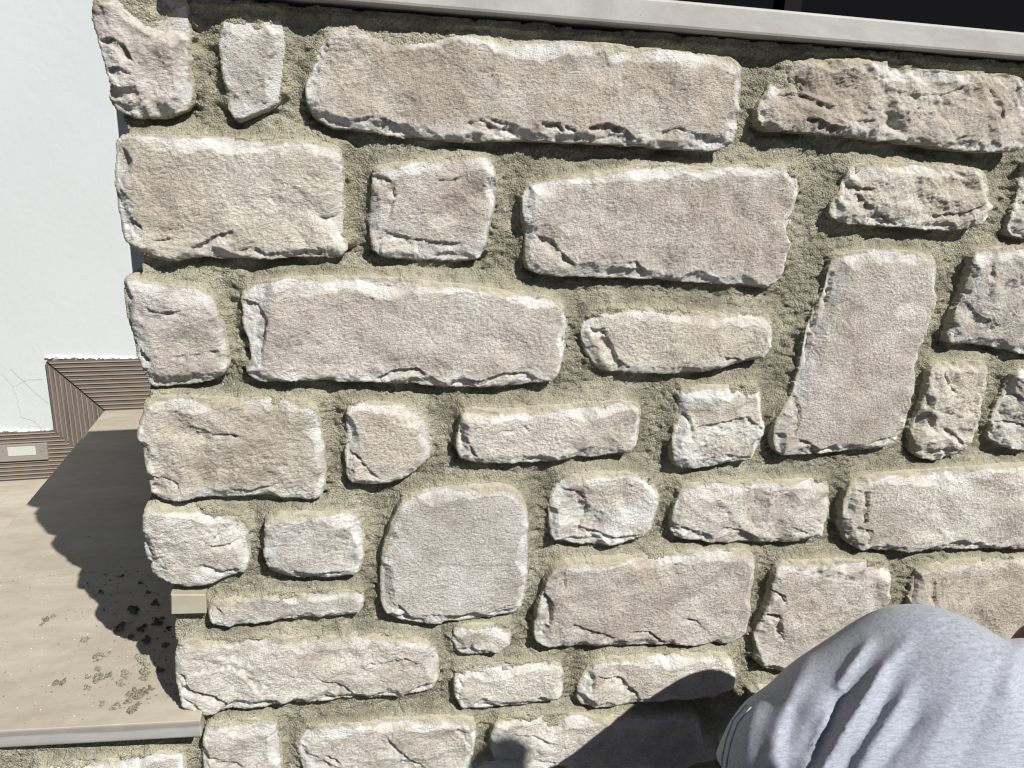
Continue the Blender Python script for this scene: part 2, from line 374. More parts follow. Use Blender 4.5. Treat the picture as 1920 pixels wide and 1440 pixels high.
# ledges: (polyline px, drop mm, falloff mm, side) - the surface steps down on that side of the line
ledges = [
 ([(262,25),(290,45),(330,42),(352,25)], 7, 9, 1), ([(183,75),(210,72),(235,88),(250,112)], 7, 12, 1), ([(198,128),(225,125),(250,142)], 5, 8, 1), ([(203,158),(222,165),(255,160)], 6, 10, 1),
 ([(472,197),(485,188),(520,193)], 5, 8, 1),
 ([(640,222),(665,224),(695,220),(735,228),(760,243),(790,262)], 5, 9, 1), ([(860,232),(900,226),(935,240),(975,243)], 6, 9, 1), ([(905,221),(930,225),(972,238)], 5, 8, 1), ([(1010,230),(1045,232),(1052,248)], 7, 9, 1), ([(1055,234),(1072,240),(1085,262)], 5, 6, 1), ([(1095,238),(1130,232),(1165,240),(1185,262)], 8, 11, 1), ([(1225,248),(1262,240),(1300,252),(1345,262)], 5, 9, 1),
 ([(1460,165),(1480,150),(1500,155),(1505,180)], 7, 10, 1), ([(1455,178),(1500,176),(1540,196),(1572,200)], 5, 9, 1), ([(1505,222),(1525,222),(1540,232),(1575,240)], 7, 9, 1), ([(1590,226),(1615,222),(1640,224)], 4, 7, 1), ([(1775,258),(1800,256)], 3, 5, 1), ([(1650,162),(1700,178),(1760,178),(1830,150)], 3.5, 18, 1), ([(1840,160),(1860,190),(1875,225)], 4.5, 16, 1),
 ([(240,405),(262,420),(275,440)], 4, 9, 1), ([(285,450),(325,448)], 4, 5, 1), ([(352,463),(375,455),(410,438),(440,432)], 6, 9, 1), ([(446,468),(475,460),(500,475),(560,472),(600,470),(640,478)], 4, 6, 1), ([(595,405),(640,402)], 3, 5, 1),
 ([(696,330),(715,330),(738,345),(742,365),(728,415)], 4, 11, 1), ([(712,430),(760,442),(800,450),(870,455)], 4, 16, 1), ([(700,448),(714,445),(718,480)], 5, 6, 1), ([(815,333),(840,335),(875,328)], 2.5, 8, 1),
 ([(1000,438),(1030,448),(1050,470),(1078,500)], 6, 12, 1), ([(1170,490),(1190,488),(1215,515)], 4, 7, 1), ([(1130,508),(1160,500),(1215,508)], 3, 7, 1),
 ([(1602,360),(1622,382),(1640,400),(1660,415)], 6, 12, 1), ([(1590,340),(1610,352),(1640,352)], 5, 7, 1), ([(1740,405),(1800,398),(1855,375)], 5, 8, 1), ([(1633,395),(1640,398),(1660,410),(1680,420)], 5, 8, 1),
 ([(265,570),(300,585),(350,580)], 3, 14, 1), ([(300,668),(360,662),(425,655)], 2.2, 16, 1), ([(250,640),(268,655),(285,680)], 5, 9, 1),
 ([(455,560),(485,570),(500,600),(498,640),(490,670)], 4.5, 11, 1), ([(705,708),(745,690),(780,686),(815,710)], 6, 8, 1), ([(840,712),(900,712),(940,700),(985,698),(1010,712)], 5, 7, 1),
 ([(1095,615),(1130,615),(1145,640),(1160,675),(1180,690)], 8, 13, 1), ([(1340,663),(1395,675),(1440,662)], 3.5, 8, 1),
 ([(1562,510),(1550,560),(1545,575)], 5, 8, 1), ([(1535,545),(1530,600),(1510,680)], 6, 9, 1), ([(1480,725),(1495,745),(1492,790),(1485,815)], 5, 10, 1), ([(1490,820),(1505,822),(1530,840),(1560,835),(1575,840)], 6, 9, 1), ([(1620,830),(1650,822),(1690,815)], 4, 7, 1),
 ([(1850,480),(1860,520),(1840,560)], 4, 18, 1), ([(1800,560),(1830,590),(1870,610)], 4, 18, 1), ([(1870,545),(1920,535)], 4, 20, -1),
 ([(1768,695),(1780,720),(1790,735)], 6, 6, 1), ([(1730,772),(1745,775),(1755,810)], 6, 9, 1), ([(1765,800),(1790,818),(1805,830)], 6, 8, 1), ([(1740,845),(1770,835),(1800,845)], 5, 8, 1),
 ([(1885,745),(1895,735),(1920,750)], 6, 8, 1), ([(1865,790),(1900,790),(1940,800)], 5, 8, 1),
 ([(275,885),(310,895),(335,905),(345,925)], 3.5, 8, 1), ([(430,910),(455,920),(480,918),(520,905)], 3, 7, 1), ([(350,795),(400,812),(425,808),(460,815)], 2.5, 10, 1), ([(420,812),(435,808),(448,814)], 5, 4, 1),
 ([(655,850),(670,852),(692,878),(715,900)], 3.5, 9, 1), ([(775,880),(790,868),(812,862)], 3, 7, 1),
 ([(862,800),(880,830),(895,855)], 5, 8, 1), ([(930,806),(965,802)], 2, 4, 1), ([(980,795),(992,808)], 2.5, 4, 1),
 ([(1275,770),(1290,780),(1300,810),(1298,825)], 5, 9, 1), ([(1300,800),(1340,790),(1400,780),(1430,805)], 4, 22, 1), ([(1320,862),(1360,850),(1400,858)], 3, 7, 1),
 ([(1050,915),(1090,920),(1105,950),(1085,1000)], 5, 14, 1), ([(1080,985),(1120,995),(1150,1005),(1200,1000)], 5, 10, 1),
 ([(1350,985),(1390,992),(1425,1012)], 5, 9, 1), ([(1256,975),(1290,990),(1340,1005)], 4, 9, 1), ([(1480,985),(1520,1000)], 3, 8, 1),
 ([(1600,915),(1622,918),(1620,975),(1600,1000)], 5, 10, 1), ([(1600,985),(1630,990),(1625,1020)], 5, 8, 1),
 ([(380,1015),(400,1020),(455,1012)], 4, 7, 1), ([(420,985),(400,1010)], 3, 8, -1), ([(370,1055),(420,1070),(455,1062)], 4, 9, 1),
 ([(540,1062),(580,1075),(640,1068),(672,1055)], 3, 8, 1),
 ([(735,1125),(755,1135),(770,1158)], 5, 8, 1), ([(770,1150),(870,1152),(920,1148),(980,1122)], 3, 9, 1), ([(800,1052),(870,1055),(985,1060)], .8, 14, 1),
 ([(1055,1062),(1058,1100)], 3, 12, 1), ([(1015,1100),(1035,1130),(1030,1170),(1015,1190)], 6, 10, 1), ([(1070,1165),(1120,1182),(1155,1192)], 4.5, 9, 1), ([(1175,1182),(1215,1180),(1250,1205)], 3.5, 9, 1), ([(1280,1155),(1305,1160),(1322,1182)], 3, 9, 1),
 ([(1440,1100),(1465,1110),(1470,1130)], 5, 9, 1), ([(1430,1145),(1460,1150),(1468,1200)], 7, 12, 1), ([(1480,1065),(1560,1085),(1620,1092)], 3, 18, -1),
 ([(1725,1075),(1718,1120),(1708,1135)], 8, 8, 1), ([(1752,1085),(1754,1135)], 3.5, 10, 1),
 ([(400,1135),(420,1150),(415,1165)], 3, 6, 1),
 ([(885,1205),(890,1222),(900,1230)], 4, 6, 1),
 ([(333,1255),(348,1262),(355,1285),(400,1300),(440,1318)], 7, 9, 1), ([(335,1300),(360,1310),(385,1330)], 4, 6, 1), ([(350,1262),(435,1250),(470,1275),(500,1310)], 4, 20, -1), ([(475,1308),(515,1320),(560,1312),(610,1302),(660,1305)], 5, 7, 1), ([(590,1265),(640,1280),(670,1302),(750,1310)], 4, 12, 1), ([(680,1245),(720,1240),(760,1232),(810,1250)], 3, 16, 1),
 ([(858,1270),(870,1285),(860,1310)], 4, 8, 1), ([(900,1320),(930,1322),(945,1332)], 4, 6, 1),
 ([(1112,1250),(1115,1280),(1105,1300)], 5, 10, 1), ([(1115,1265),(1165,1268),(1195,1300),(1205,1315)], 6, 16, 1),
 ([(382,1410),(420,1425),(465,1440)], 4, 10, 1), ([(565,1410),(600,1420),(650,1440)], 5, 14, 1), ([(610,1412),(640,1425)], 4, 8, 1), ([(720,1375),(745,1400),(800,1440)], 4, 22, 1), ([(850,1365),(880,1395)], 3, 10, -1),
 ([(1000,1425),(1060,1428),(1150,1440)], 4, 9, 1), ([(960,1380),(1000,1378),(1050,1395)], 3, 12, 1),
]
wall = empty('stone_wall', 'low parapet wall of rough split pale limestone blocks in thick sandy mortar, marble slab on top', 'wall', (.6, .87, -1.15))

polysW = []
for k, (pts, proud, rough, rim, cd) in enumerate(stones):
    polysW.append(([W(*p) for p in pts], proud*.001, rough, rim, cd, .00105, k))
# the same masonry carried on outside the picture, coarser
rx = random.Random(3)
def course(x0, x1, z0, z1):
    x = x0
    while x < x1-.04:
        wd = rx.choice([.07, .1, .13, .18, .22]); xe = min(x+wd, x1)
        if x1-xe < .06: xe = x1
        j = lambda: rx.uniform(-.004, .004)
        p = [(x+j(), z0+j()), (x+.01+j(), z0-.005+j()), ((x+xe)/2, z0-.004+j()), (xe-.022+j(), z0+j()), (xe-.016+j(), (z0+z1)/2), (xe-.018+j(), z1+j()), ((x+xe)/2, z1+j()), (x+j(), z1+j())]
        polysW.append((p, rx.uniform(0, .006), 1.0, .7, 0, .0045, 100+len(polysW)))
        x = xe+.006
def rows(x0, x1, ztop, zbot):
    z = ztop
    while z-zbot > .05:
        hh = rx.uniform(.06, .095); zb = max(z-hh, zbot+.008)
        course(x0+rx.uniform(0, .02), x1, zb, z-.012); z = zb-.01
rows(-.16, .60, -.665, -1.15); rows(.62, 1.72, -.83, -1.15); rows(.62, 1.0, -.725, -.82); rows(-.9, -.175, -.665, -1.15); rows(1.04, 1.72, .118, -.83)

def gridmesh(x0, x1, z0, z1, s):
    nx = int(math.ceil((x1-x0)/s))+1; nz = int(math.ceil((z1-z0)/s))+1
    gx, gz = np.meshgrid(x0+np.arange(nx)*s, z0+np.arange(nz)*s)
    return gx, gz
def warpxz(x, z, amp=1.0, seed=5):
    wx = .0015*amp*fbm(x, z, .018, 2, seed)+.0003*amp*perlin(x/.004, z/.004, seed+2)
    wz = .0015*amp*fbm(x, z, .018, 2, seed+40)+.0003*amp*perlin(x/.004, z/.004, seed+42)
    return x+wx, z+wz
def extract(gx, gz, d, Y, s, back, attrs):
    """keeps the part with d>0, snaps the rim to d=0 and drops it to the back; returns verts, quads, attributes"""
    gzd, gxd = np.gradient(d, s)
    inside = d > 0
    cell = inside[:-1, :-1] | inside[1:, :-1] | inside[:-1, 1:] | inside[1:, 1:]
    use = np.zeros(d.shape, bool)
    use[:-1, :-1] |= cell; use[1:, :-1] |= cell; use[:-1, 1:] |= cell; use[1:, 1:] |= cell
    g = np.hypot(gxd, gzd)+1e-6
    out = use & ~inside
    mv = np.clip(-d, 0, 1.6*s)
    X = np.where(out, gx+gxd/g*mv, gx); Z = np.where(out, gz+gzd/g*mv, gz)
    Yv = np.where(out, back, Y)
    idx = -np.ones(d.shape, np.int64); idx[use] = np.arange(use.sum())
    ci, cj = np.nonzero(cell)
    F = np.stack([idx[ci, cj], idx[ci, cj+1], idx[ci+1, cj+1], idx[ci+1, cj]], 1)
    V = np.stack([X[use], Yv[use], Z[use]], 1)
    return V, F, {k: v[use] for k, v in attrs.items()}

LW = [([W(*p) for p in pl], dr*.001, fa*.001, sd_) for pl, dr, fa, sd_ in ledges]
def build_stone(P, proud, rough, rim, cd, s, seed):
    rnd = random.Random(seed*7+1)
    Pc = chaikin(P)
    A = np.array(Pc); x0, z0 = A.min(0)-.006; x1, z1 = A.max(0)+.006
    gx, gz = gridmesh(x0, x1, z0, z1, s)
    wx, wz = warpxz(gx, gz, .55+.25*rough)
    d = poly_sdf(wx, wz, Pc)+.0009
    fine = s < .002
    cx, cz = A.mean(0); S = seed*3+50
    # broad shape of the split face
    H = proud+.0028*rough*fbm(gx, gz, .075, 2, S)+.0015*rough*fbm(gx, gz, .028, 3, S+5)
    H = H+.0008*rough**2*(ridged(gx+.5*gz, gz, .034, 3, S+9)-.5)
    H = H+rnd.uniform(-.03, .03)*(gx-cx)+rnd.uniform(-.03, .05)*(gz-cz)
    # crisp fracture planes across the face
    px_, pz_ = warpxz(gx, gz, 2.2, 130+seed % 13)
    npl = int(3+((x1-x0)*(z1-z0))/.0016*min(rough, 1.6)); Hp = np.zeros_like(H)+.0012
    for _ in range(npl):
        c0, c1 = rnd.uniform(x0, x1), rnd.uniform(z0, z1); a_ = rnd.uniform(0, 2*math.pi); sl_ = rnd.uniform(.05, .30)*min(1.5, rough)
        dd_ = (px_-c0)*math.cos(a_)+(pz_-c1)*math.sin(a_)
        lat = np.abs(-(px_-c0)*math.sin(a_)+(pz_-c1)*math.cos(a_))
        w_ = rnd.uniform(.018, .045)
        pl_ = .0012-sl_*np.clip(dd_, 0, w_*.45)-0*lat
        fade = np.clip(1.3-lat/w_*1.3, 0, 1)*np.clip(1.6-np.maximum(dd_, 0)/w_*1.6, 0, 1)
        Hp = np.minimum(Hp, .0012+(pl_-.0012)*np.clip(fade*1.6, 0, 1))
    H = H+Hp*min(1.5, .5+.6*rough)
    # stepped cleavage on the rougher blocks
    if rough > 1.2:
        q = fbm(gx+.4*gz, gz*1.3, .055, 2, S+77)*1.8; fr = q-np.floor(q)
        H = H+.0018*(np.floor(q)+np.clip(fr*3, 0, 1))
        H = H+.0018*np.abs(fbm(gx, gz, .017, 2, S+78))
    flat_h = H.copy()
    # chiselled facets round the border
    n = len(P); rimv = np.zeros(d.shape)
    fx, fz = warpxz(gx, gz, 1.7, 90+seed % 17)
    for i in range(n):
        a = np.array(P[i]); b = np.array(P[(i+1) % n]); L = np.linalg.norm(b-a)
        k = max(1, int(L/.026+.5))
        for j in range(k):
            c = a+(b-a)*((j+rnd.uniform(.3, .7))/k)
            e = (b-a)/L; nn = np.array([-e[1], e[0]])
            if nn@(np.array([cx, cz])-c) < 0: nn = -nn
            up = -nn[1]                         # +1: this border is the top one
            th = rnd.uniform(-.3, .3); nn = np.array([nn[0]*math.cos(th)-nn[1]*math.sin(th), nn[0]*math.sin(th)+nn[1]*math.cos(th)])
            wd = rnd.uniform(.002, .0095)+(.004 if up > .5 else 0)+(.005 if rnd.random() < .22 else 0)
            if min(x1-x0, z1-z0) < .05: wd *= .6
            sl = rnd.uniform(.3, .8) if up > .5 else rnd.uniform(.4, 1.2)
            hl = L/k*.55+.004
            di = (fx-c[0])*nn[0]+(fz-c[1])*nn[1]; ti = np.abs(-(gx-c[0])*nn[1]+(gz-c[1])*nn[0])
            de = di+np.maximum(0, ti-hl)*.8
            cut = np.maximum(0, wd-de)
            H = np.minimum(H, flat_h-np.minimum(sl*cut, .0058+.12*cut)-(cut > 0)*.0003)
            rimv = np.maximum(rimv, np.clip((wd*1.12-de)/.0022, 0, 1)*rnd.uniform(.45, 1.15))
    # conchoidal bites, mostly along the lower border
    nb = int(5+(x1-x0)/.03) if fine else 3
    for _ in range(nb):
        i = rnd.randrange(n); a = np.array(P[i]); b = np.array(P[(i+1) % n]); c = a+(b-a)*rnd.random()
        if c[1] > cz and rnd.random() < .7: continue
        Rr = rnd.uniform(.006, .014)*min(1, min(x1-x0, z1-z0)/.06); dep = Rr*rnd.uniform(.25, .5)
        rr = np.hypot(fx-c[0], (fz-c[1])*rnd.uniform(.9, 1.5))/Rr
        bowl = flat_h-dep*np.clip(1-rr**2, 0, 1)-np.where(rr < 1, .0004, 0)
        H = np.minimum(H, bowl)
        rimv = np.maximum(rimv, np.clip((1-rr)*4, 0, 1)*rnd.uniform(.2, .9))
    if fine:
        for pl, dr, fa, sd_ in LW:
            q = np.array(pl)
            if q[:, 0].max() < x0 or q[:, 0].min() > x1 or q[:, 1].max() < z0 or q[:, 1].min() > z1: continue
            if poly_sdf(np.array([q[:, 0].mean()]), np.array([q[:, 1].mean()]), P)[0] < -.004: continue
            dd, side, tt = line_dist(.5*(fx+wx), .5*(fz+wz), pl)
            taper = np.clip(np.minimum(tt, 1-tt)*5, 0, 1)**.7
            m = (side*sd_ > 0)
            drop = dr*taper*np.clip(1-dd/fa, 0, 1)**.8*np.clip(.85+.9*perlin(gx/.008, gz/.008, S+95), .15, 1.5)
            H = H-np.where(m, drop, 0)
            rimv = np.maximum(rimv, np.where(m, np.clip(1.1-dd/fa, 0, 1)*.6*taper, 0))
        an = rnd.uniform(-.9, .2); ca, sa = math.cos(an), math.sin(an); ua = gx*ca+gz*sa; va = -gx*sa+gz*ca
        ua = ua+.002*perlin(gx/.012, gz/.012, S+25); va = va+.002*perlin(gx/.012, gz/.012, S+26)
        g1 = perlin(ua/.0046, va/.0026, S+20)+.8*perlin(ua/.0030, va/.0019, S+21)+.6*np.minimum(0, perlin(gx/.008, gz/.006, S+22)+.15)*2.2
        g1 = g1*np.clip(.85+.75*perlin(gx/.045, gz/.03, S+23), .25, 1.6)
        H = H+.00054*(.45+.6*rough)*g1+.00032*rs.randn(*gx.shape)
    H = np.where(d > .0025, np.maximum(H, -.0052), H)
    bw0 = .007+.015*np.clip(.5+1.1*perlin(gx/.035, gz/.035, S+33), 0, 1.6)
    soft = np.clip(1-d/bw0, 0, 1)
    rimv = np.clip(.62*rimv+.75*soft, 0, 1.1)
    rimv = rimv+max(0, rim-.75)*.75*np.clip(.6+1.2*perlin(gx/.05, gz/.035, S+37), 0, 1.4)
    # rounded arris
    r = .0013
    rimv = rimv*np.clip(.9+.8*perlin(gx/.038, gz/.03, S+91), .3, 1.2)
    H = H-np.where(d < r, r-np.sqrt(np.maximum(0, r*r-(r-np.clip(d, 0, r))**2)), 0)
    # mortar film: thick on the upper border, ragged
    dzd, dxd = np.gradient(poly_sdf(gx, gz, Pc) if not fine else d, s)
    top = np.clip(-dzd, 0, 1)
    patch = np.clip(.55+.9*perlin(gx/.05, gz/.05, S+60), 0, 1.3)
    bw = .0022+.0075*top*patch+.002*patch
    smear = np.clip(1.05-d/bw*.75, 0, 1)
    V, F, at = extract(gx, gz, d, YF-H, s, YF+(.035 if not cd else cd), {'rim': rimv*min(rim, 1.05), 'smear': smear})
    return new_obj('stone', V, F, STONE, wall, smooth=False, attrs=at)
TONES = {0: 'p', 1: 'g', 2: 'b', 3: 'b', 4: 'c', 5: 'p', 6: 'p', 7: 'c', 8: 'd', 9: 'p', 10: 'p', 11: 'c', 12: 'p', 13: 'g', 14: 'c', 15: 'g', 16: 'c', 17: 'c', 18: 'w', 19: 'w', 20: 'w', 21: 'p', 22: 'w', 23: 'w', 24: 'g', 25: 'g', 26: 'p', 27: 'p', 28: 'b', 29: 'g', 30: 'w', 31: 'w', 32: 'w', 33: 'w', 34: 'w', 35: 'w', 36: 'w'}
for P, proud, rough, rim, cd, s, seed in polysW:
    o = build_stone(P, proud, rough, rim, cd, s, seed)
    o.parent = None; put(o, wall)
    rt = random.Random(seed+5); tb = TONES.get(seed, 'w' if seed < 50 else rt.choice('wbgpw'))
    base_t = {'w': (1.11, 1.105, 1.085), 'b': (.92, .88, .83), 'p': (.99, .96, .94), 'g': (1.0, 1.005, 1.005), 'c': (1.06, 1.035, .98), 'd': (.93, .90, .87)}[tb]; f_ = rt.uniform(.96, 1.04)
    o.color = (base_t[0]*f_, base_t[1]*f_, base_t[2]*f_, 1)

# mortar bed -------------------------------------------------------
def mortar(name, bound, x0, x1, z0, z1, s):
    gx, gz = gridmesh(x0, x1, z0, z1, s)
    wx, wz = warpxz(gx, gz, 1.2)
    dn = np.full(gx.shape, 1.0)
    for P, *_ in polysW:
        A = np.array(P); a0 = A.min(0)-.03; a1 = A.max(0)+.03
        i0 = max(0, int((a0[0]-x0)/s)); i1 = min(gx.shape[1], int((a1[0]-x0)/s)+2); j0 = max(0, int((a0[1]-z0)/s)); j1 = min(gx.shape[0], int((a1[1]-z0)/s)+2)
        if i1 <= i0 or j1 <= j0: continue
        sl = (slice(j0, j1), slice(i0, i1))
        dn[sl] = np.minimum(dn[sl], -poly_sdf(wx[sl], wz[sl], chaikin(P))-.0009)
    dn = np.minimum(dn, .03)
    gzd, gxd = np.gradient(dn, s)
    up = np.clip(gzd, -1, 1)                       # +1: resting on the stone below it
    dpos = np.maximum(dn, 0)
    H = -.0142+.0026*fbm(gx, gz, .04, 3, 301)
    under = np.clip(-up, 0, 1)*np.clip(.35+1.3*perlin(gx/.045, gz/.03, 350), 0, 1.3)
    H = H+(.0068+.0036*up)*np.exp(-dpos/.0085)-.017*under*np.exp(-(dpos/.0055)**2)
    H = H+np.clip((gz-.119)/.008, 0, 1)*.009*np.clip(dpos/.004, 0, 1)
    H = H+.0013*fbm(gx, gz, .0085, 4, 310, .5)+.00050*rs.randn(*gx.shape)*(1 if s < .003 else .3)
    trow = np.clip(perlin(gx/.05, gz/.035, 360)*1.6+.1, 0, 1); H = H+.0014*fbm(gx*.5, gz, .006, 2, 361)*(1-trow)+.0010*np.clip(ridged(gx*.25, gz, .007, 2, 362), 0, 1)*trow
    pebble = np.clip(perlin(gx/.0065, gz/.0065, 365)-.42, 0, 1); H = H+.0035*pebble
    lump = np.clip(perlin(gx/.0032, gz/.0032, 320)-.25, 0, 1)
    H = H+.0010*lump
    crack = np.clip(1-np.abs(perlin(gx/.03, gz/.014, 330))*16, 0, 1)*np.clip(perlin(gx/.05, gz/.05, 331), 0, 1)
    H = H-.0045*crack
    smear = np.clip(1-dpos/.004, 0, 1)*np.clip(.4+.6*up, 0, 1)
    d = poly_sdf(wx, wz, bound)
    V, F, at = extract(gx, gz, d, YF-H, s, YF+.05, {'smear': smear})
    o = new_obj(name, V, F, MORTAR, None, attrs=at); put(o, wall); return o
lb = [W(*p) for p in [(212,-22),(222,100),(226,225),(240,245),(248,400),(262,498),(268,600),(276,735),(280,850),(288,940),(296,1050),(322,1105),(324,1160),(330,1250),(345,1375)]]
xr = 1.02
main_b = lb+[(-.126, -.5705), (-.45, -.5705), (-.45, -.70), (.62, -.70), (.62, -.83), (xr, -.83), (xr, .134)]
mortar('mortar', main_b, -.46, xr+.01, -.84, .14, .0014)
mortar('mortar', [(-.9, -.5705), (-.452, -.5705), (-.452, -.70), (.618, -.70), (.618, -.83), (1.022, -.83), (1.022, .134), (1.74, .134), (1.74, -1.15), (-.9, -1.15)], -.91, 1.75, -1.16, .14, .006)
V, F = box(-.128, 1.73, .768, 1.005, -.58, .131); put(new_obj('wall_core', V, F, MORTAR), wall)
V, F = box(-.89, 1.73, .768, 1.02, -1.15, -.581); put(new_obj('wall_core', V, F, MORTAR), wall)
# stub of a buff tile built into the end of the wall
a = W(320, 1114); b = W(386, 1114); c = W(387, 1150); d_ = W(321, 1152)
V, F = prism([a, b, c, d_], YF-.001, YF+.2, .0012)
o = new_obj('tile_stub', V, F, STUB); put(o, wall); o['label'] = 'small smooth buff tile end set between the blocks'
# coping slab
yc = .727
zb = onY(1280, 97, yc)[2]; zt = onY(1280, 38, yc)[2]
zb = np.mean([onY(640, 0, yc)[2], onY(1280, 53, yc)[2], onY(1910, 108, yc)[2]]); zt = np.mean([onY(1260, 1, yc)[2], onY(1910, 57, yc)[2]])
V, F = box(-.108, 1.76, yc, 1.022, zb, zt)
o = bevel_mod(new_obj('coping_slab', V, F, COPING), .0028, 2); put(o, wall)
print('coping', zb, zt)

# ------------------------------------------------------------------ landing, steps, house wall
ZS = -.549
V, F = prism([(0,0),(1,0),(1,1),(0,1)], 0, 1)
NA, NB = onZ(0, 1371, ZS), onZ(340, 1353, ZS); nsl = (NB[1]-NA[1])/(NB[0]-NA[0])
out = [(-.472, NA[1]+nsl*(-.472-NA[0])), (-.129, NA[1]+nsl*(-.129-NA[0])), (-.129, .80), (1.9, .80), (1.9, 1.85), (-.472, 1.85)]
V = [(x, y, ZS-.020) for x, y in out]+[(x, y, ZS) for x, y in out]
F = [[5, 4, 3, 2, 1, 0], [6, 7, 8, 9, 10, 11]]+[[i, (i+1) % 6, (i+1) % 6+6, i+6] for i in range(6)]
o = bevel_mod(new_obj('stair_landing', V, F, SLAB), .0016, 2); struct(o)
V, F = box(-.465, 1.9, 1.021, 1.849, -1.15, ZS-.0285); struct(new_obj('stair_riser', V, F, SLAB))
V, F = box(-.85, -.466, .722, 1.85, ZS-.184, ZS-.156); struct(bevel_mod(new_obj('stair_step', V, F, SLAB), .003, 3))
V, F = box(-1.25, -.851, .722, 1.85, ZS-.34, ZS-.312); struct(bevel_mod(new_obj('stair_step', V, F, SLAB), .003, 3))
GLASSD.node_tree.nodes['Principled BSDF'].inputs['Specular IOR Level'].default_value = .05; GLASSD.node_tree.nodes['Principled BSDF'].inputs['Roughness'].default_value = .9
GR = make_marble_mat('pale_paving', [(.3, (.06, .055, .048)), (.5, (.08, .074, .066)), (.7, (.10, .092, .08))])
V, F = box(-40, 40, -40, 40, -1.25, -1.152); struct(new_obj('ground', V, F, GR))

yb = 1.85; xe = -.387
hw = empty('house_wall', 'smooth white rendered house wall behind the stairs, hairline cracks near its skirting', 'wall', (-1.5, 1.95, -1.15))
V, F = box(-4.0, xe, yb, 2.15, -1.15, 3.0)
put(bevel_mod(new_obj('render_coat', V, F, PLASTER), .003, 2), hw)
V, F = box(xe, 3.2, yb, 2.15, 1.6, 3.0); put(new_obj('render_coat', V, F, PLASTER), hw)
V, F = box(3.2, 6.0, yb, 2.15, -1.15, 3.0); put(new_obj('render_coat', V, F, PLASTER), hw)
V, F = box(-4.4, 6.4, 1.02, 2.4, 1.46, 1.56); put(new_obj('added_shade_roof', V, F, flat('shade_roof_timber', (.045, .032, .022), .8)), hw)  # unseen roof added to shade the house wall and cut its bounce light
# hairline cracks, shallow grooves drawn as thin dark slivers pressed into the render
CR = flat('crack_shadow_line', (.475, .505, .515), .95)
def cracks(lines, wd):
    V = []; F = []
    rr = random.Random(5)
    for ln in lines:
        P = [np.array(onY(px, py, yb)) for px, py in ln]; Q = []
        for a, b in zip(P[:-1], P[1:]):
            for k in range(4): Q.append(a+(b-a)*k/4+np.array([rr.uniform(-.0015, .0015), 0, rr.uniform(-.0015, .0015)]))
        Q.append(P[-1])
        for i, p in enumerate(Q):
            t = nrm((Q[min(i+1, len(Q)-1)]-Q[max(i-1, 0)])); nn = np.array([-t[2], 0, t[0]])
            ww = wd*(.6+.7*rr.random())
            V += [tuple(p+nn*ww/2-np.array([0, .0008, 0])), tuple(p-nn*ww/2-np.array([0, .0008, 0]))]
            if i: k = len(V); F.append((k-4, k-3, k-1, k-2))
    return V, F
V, F = cracks([[(0,683),(5,690),(4,700),(25,727),(32,745),(37,775),(40,782),(62,788),(80,805)], [(18,690),(45,715),(70,740),(93,757)], [(26,725),(40,718),(55,712),(82,712)]], .0007)
o = new_obj('hairline_cracks', V, F, CR); put(o, hw); o['kind'] = 'stuff'
# ragged plaster lip over the skirting
def lip(pa, pb, seed):
    rr = random.Random(seed); V = []; F = []
    A = np.array(onY(*pa, yb)); B = np.array(onY(*pb, yb)); n = 46
    for i in range(n+1):
        p = A+(B-A)*i/n; h = rr.uniform(.003, .010)
        V += [(p[0], yb-.0015, p[2]-.004), (p[0], yb-rr.uniform(.004, .009), p[2]+rr.uniform(-.002, .004)), (p[0], yb+.001, p[2]+h)]
        if i: k = len(V); F += [(k-6, k-5, k-2, k-3), (k-5, k-4, k-1, k-2)]
    return V, F
LIPM = flat('fresh_white_filler', (.80, .80, .77), .9)
for q_ in (((86,670),(276,673),1), ((-80,806),(104,810),2)):
    V, F = lip(*q_); put(new_obj('filler_bead', V, F, LIPM), hw)
# skirting: three mitred ribbed pieces stepping down with the stairs
sk_t = ZS+.119; xo = -.578; xi = -.472; zl = ZS-.156
sk_lt = zl+.114
def skirt(outline, direction, lo, hi, nrib, mtl):
    V, F = prism(outline, yb-.009, yb+.02)
    o = new_obj('skirting_tile', V, F, mtl); put(o, hw)
    RV = []; RF = []
    for i in range(nrib):
        t = lo+(hi-lo)*(i+.55)/nrib
        # clip rib to the outline
        cr = []
        m = len(outline)
        for a in range(m):
            p, q2 = outline[a], outline[(a+1) % m]
            u0, u1 = (p[1], q2[1]) if direction == 'h' else (p[0], q2[0])
            if (u0-t)*(u1-t) < 0:
                f = (t-u0)/(u1-u0); cr.append((p[0]+(q2[0]-p[0])*f) if direction == 'h' else (p[1]+(q2[1]-p[1])*f))
        if len(cr) < 2: continue
        a, b = min(cr)+.002, max(cr)-.002; w2 = .0013
        k = len(RV); y0 = yb-.0088; y1 = yb-.0118
        if direction == 'h': RV += [(a, y0, t-w2), (b, y0, t-w2), (b, y1, t-w2*.4), (a, y1, t-w2*.4), (a, y1, t+w2*.4), (b, y1, t+w2*.4), (b, y0, t+w2), (a, y0, t+w2)]
        else: RV += [(t-w2, y0, a), (t-w2, y0, b), (t-w2*.4, y1, b), (t-w2*.4, y1, a), (t+w2*.4, y1, a), (t+w2*.4, y1, b), (t+w2, y0, b), (t+w2, y0, a)]
        RF += [(k, k+1, k+2, k+3), (k+3, k+2, k+5, k+4), (k+4, k+5, k+6, k+7)]
    rb = new_obj('ribs', RV, RF, RIBM); put(rb, hw); rb.parent = o; rb.matrix_parent_inverse = o.matrix_parent_inverse.inverted() if False else Matrix.Identity(4)
    rb['kind'] = 'stuff'
    return o
g = .0012
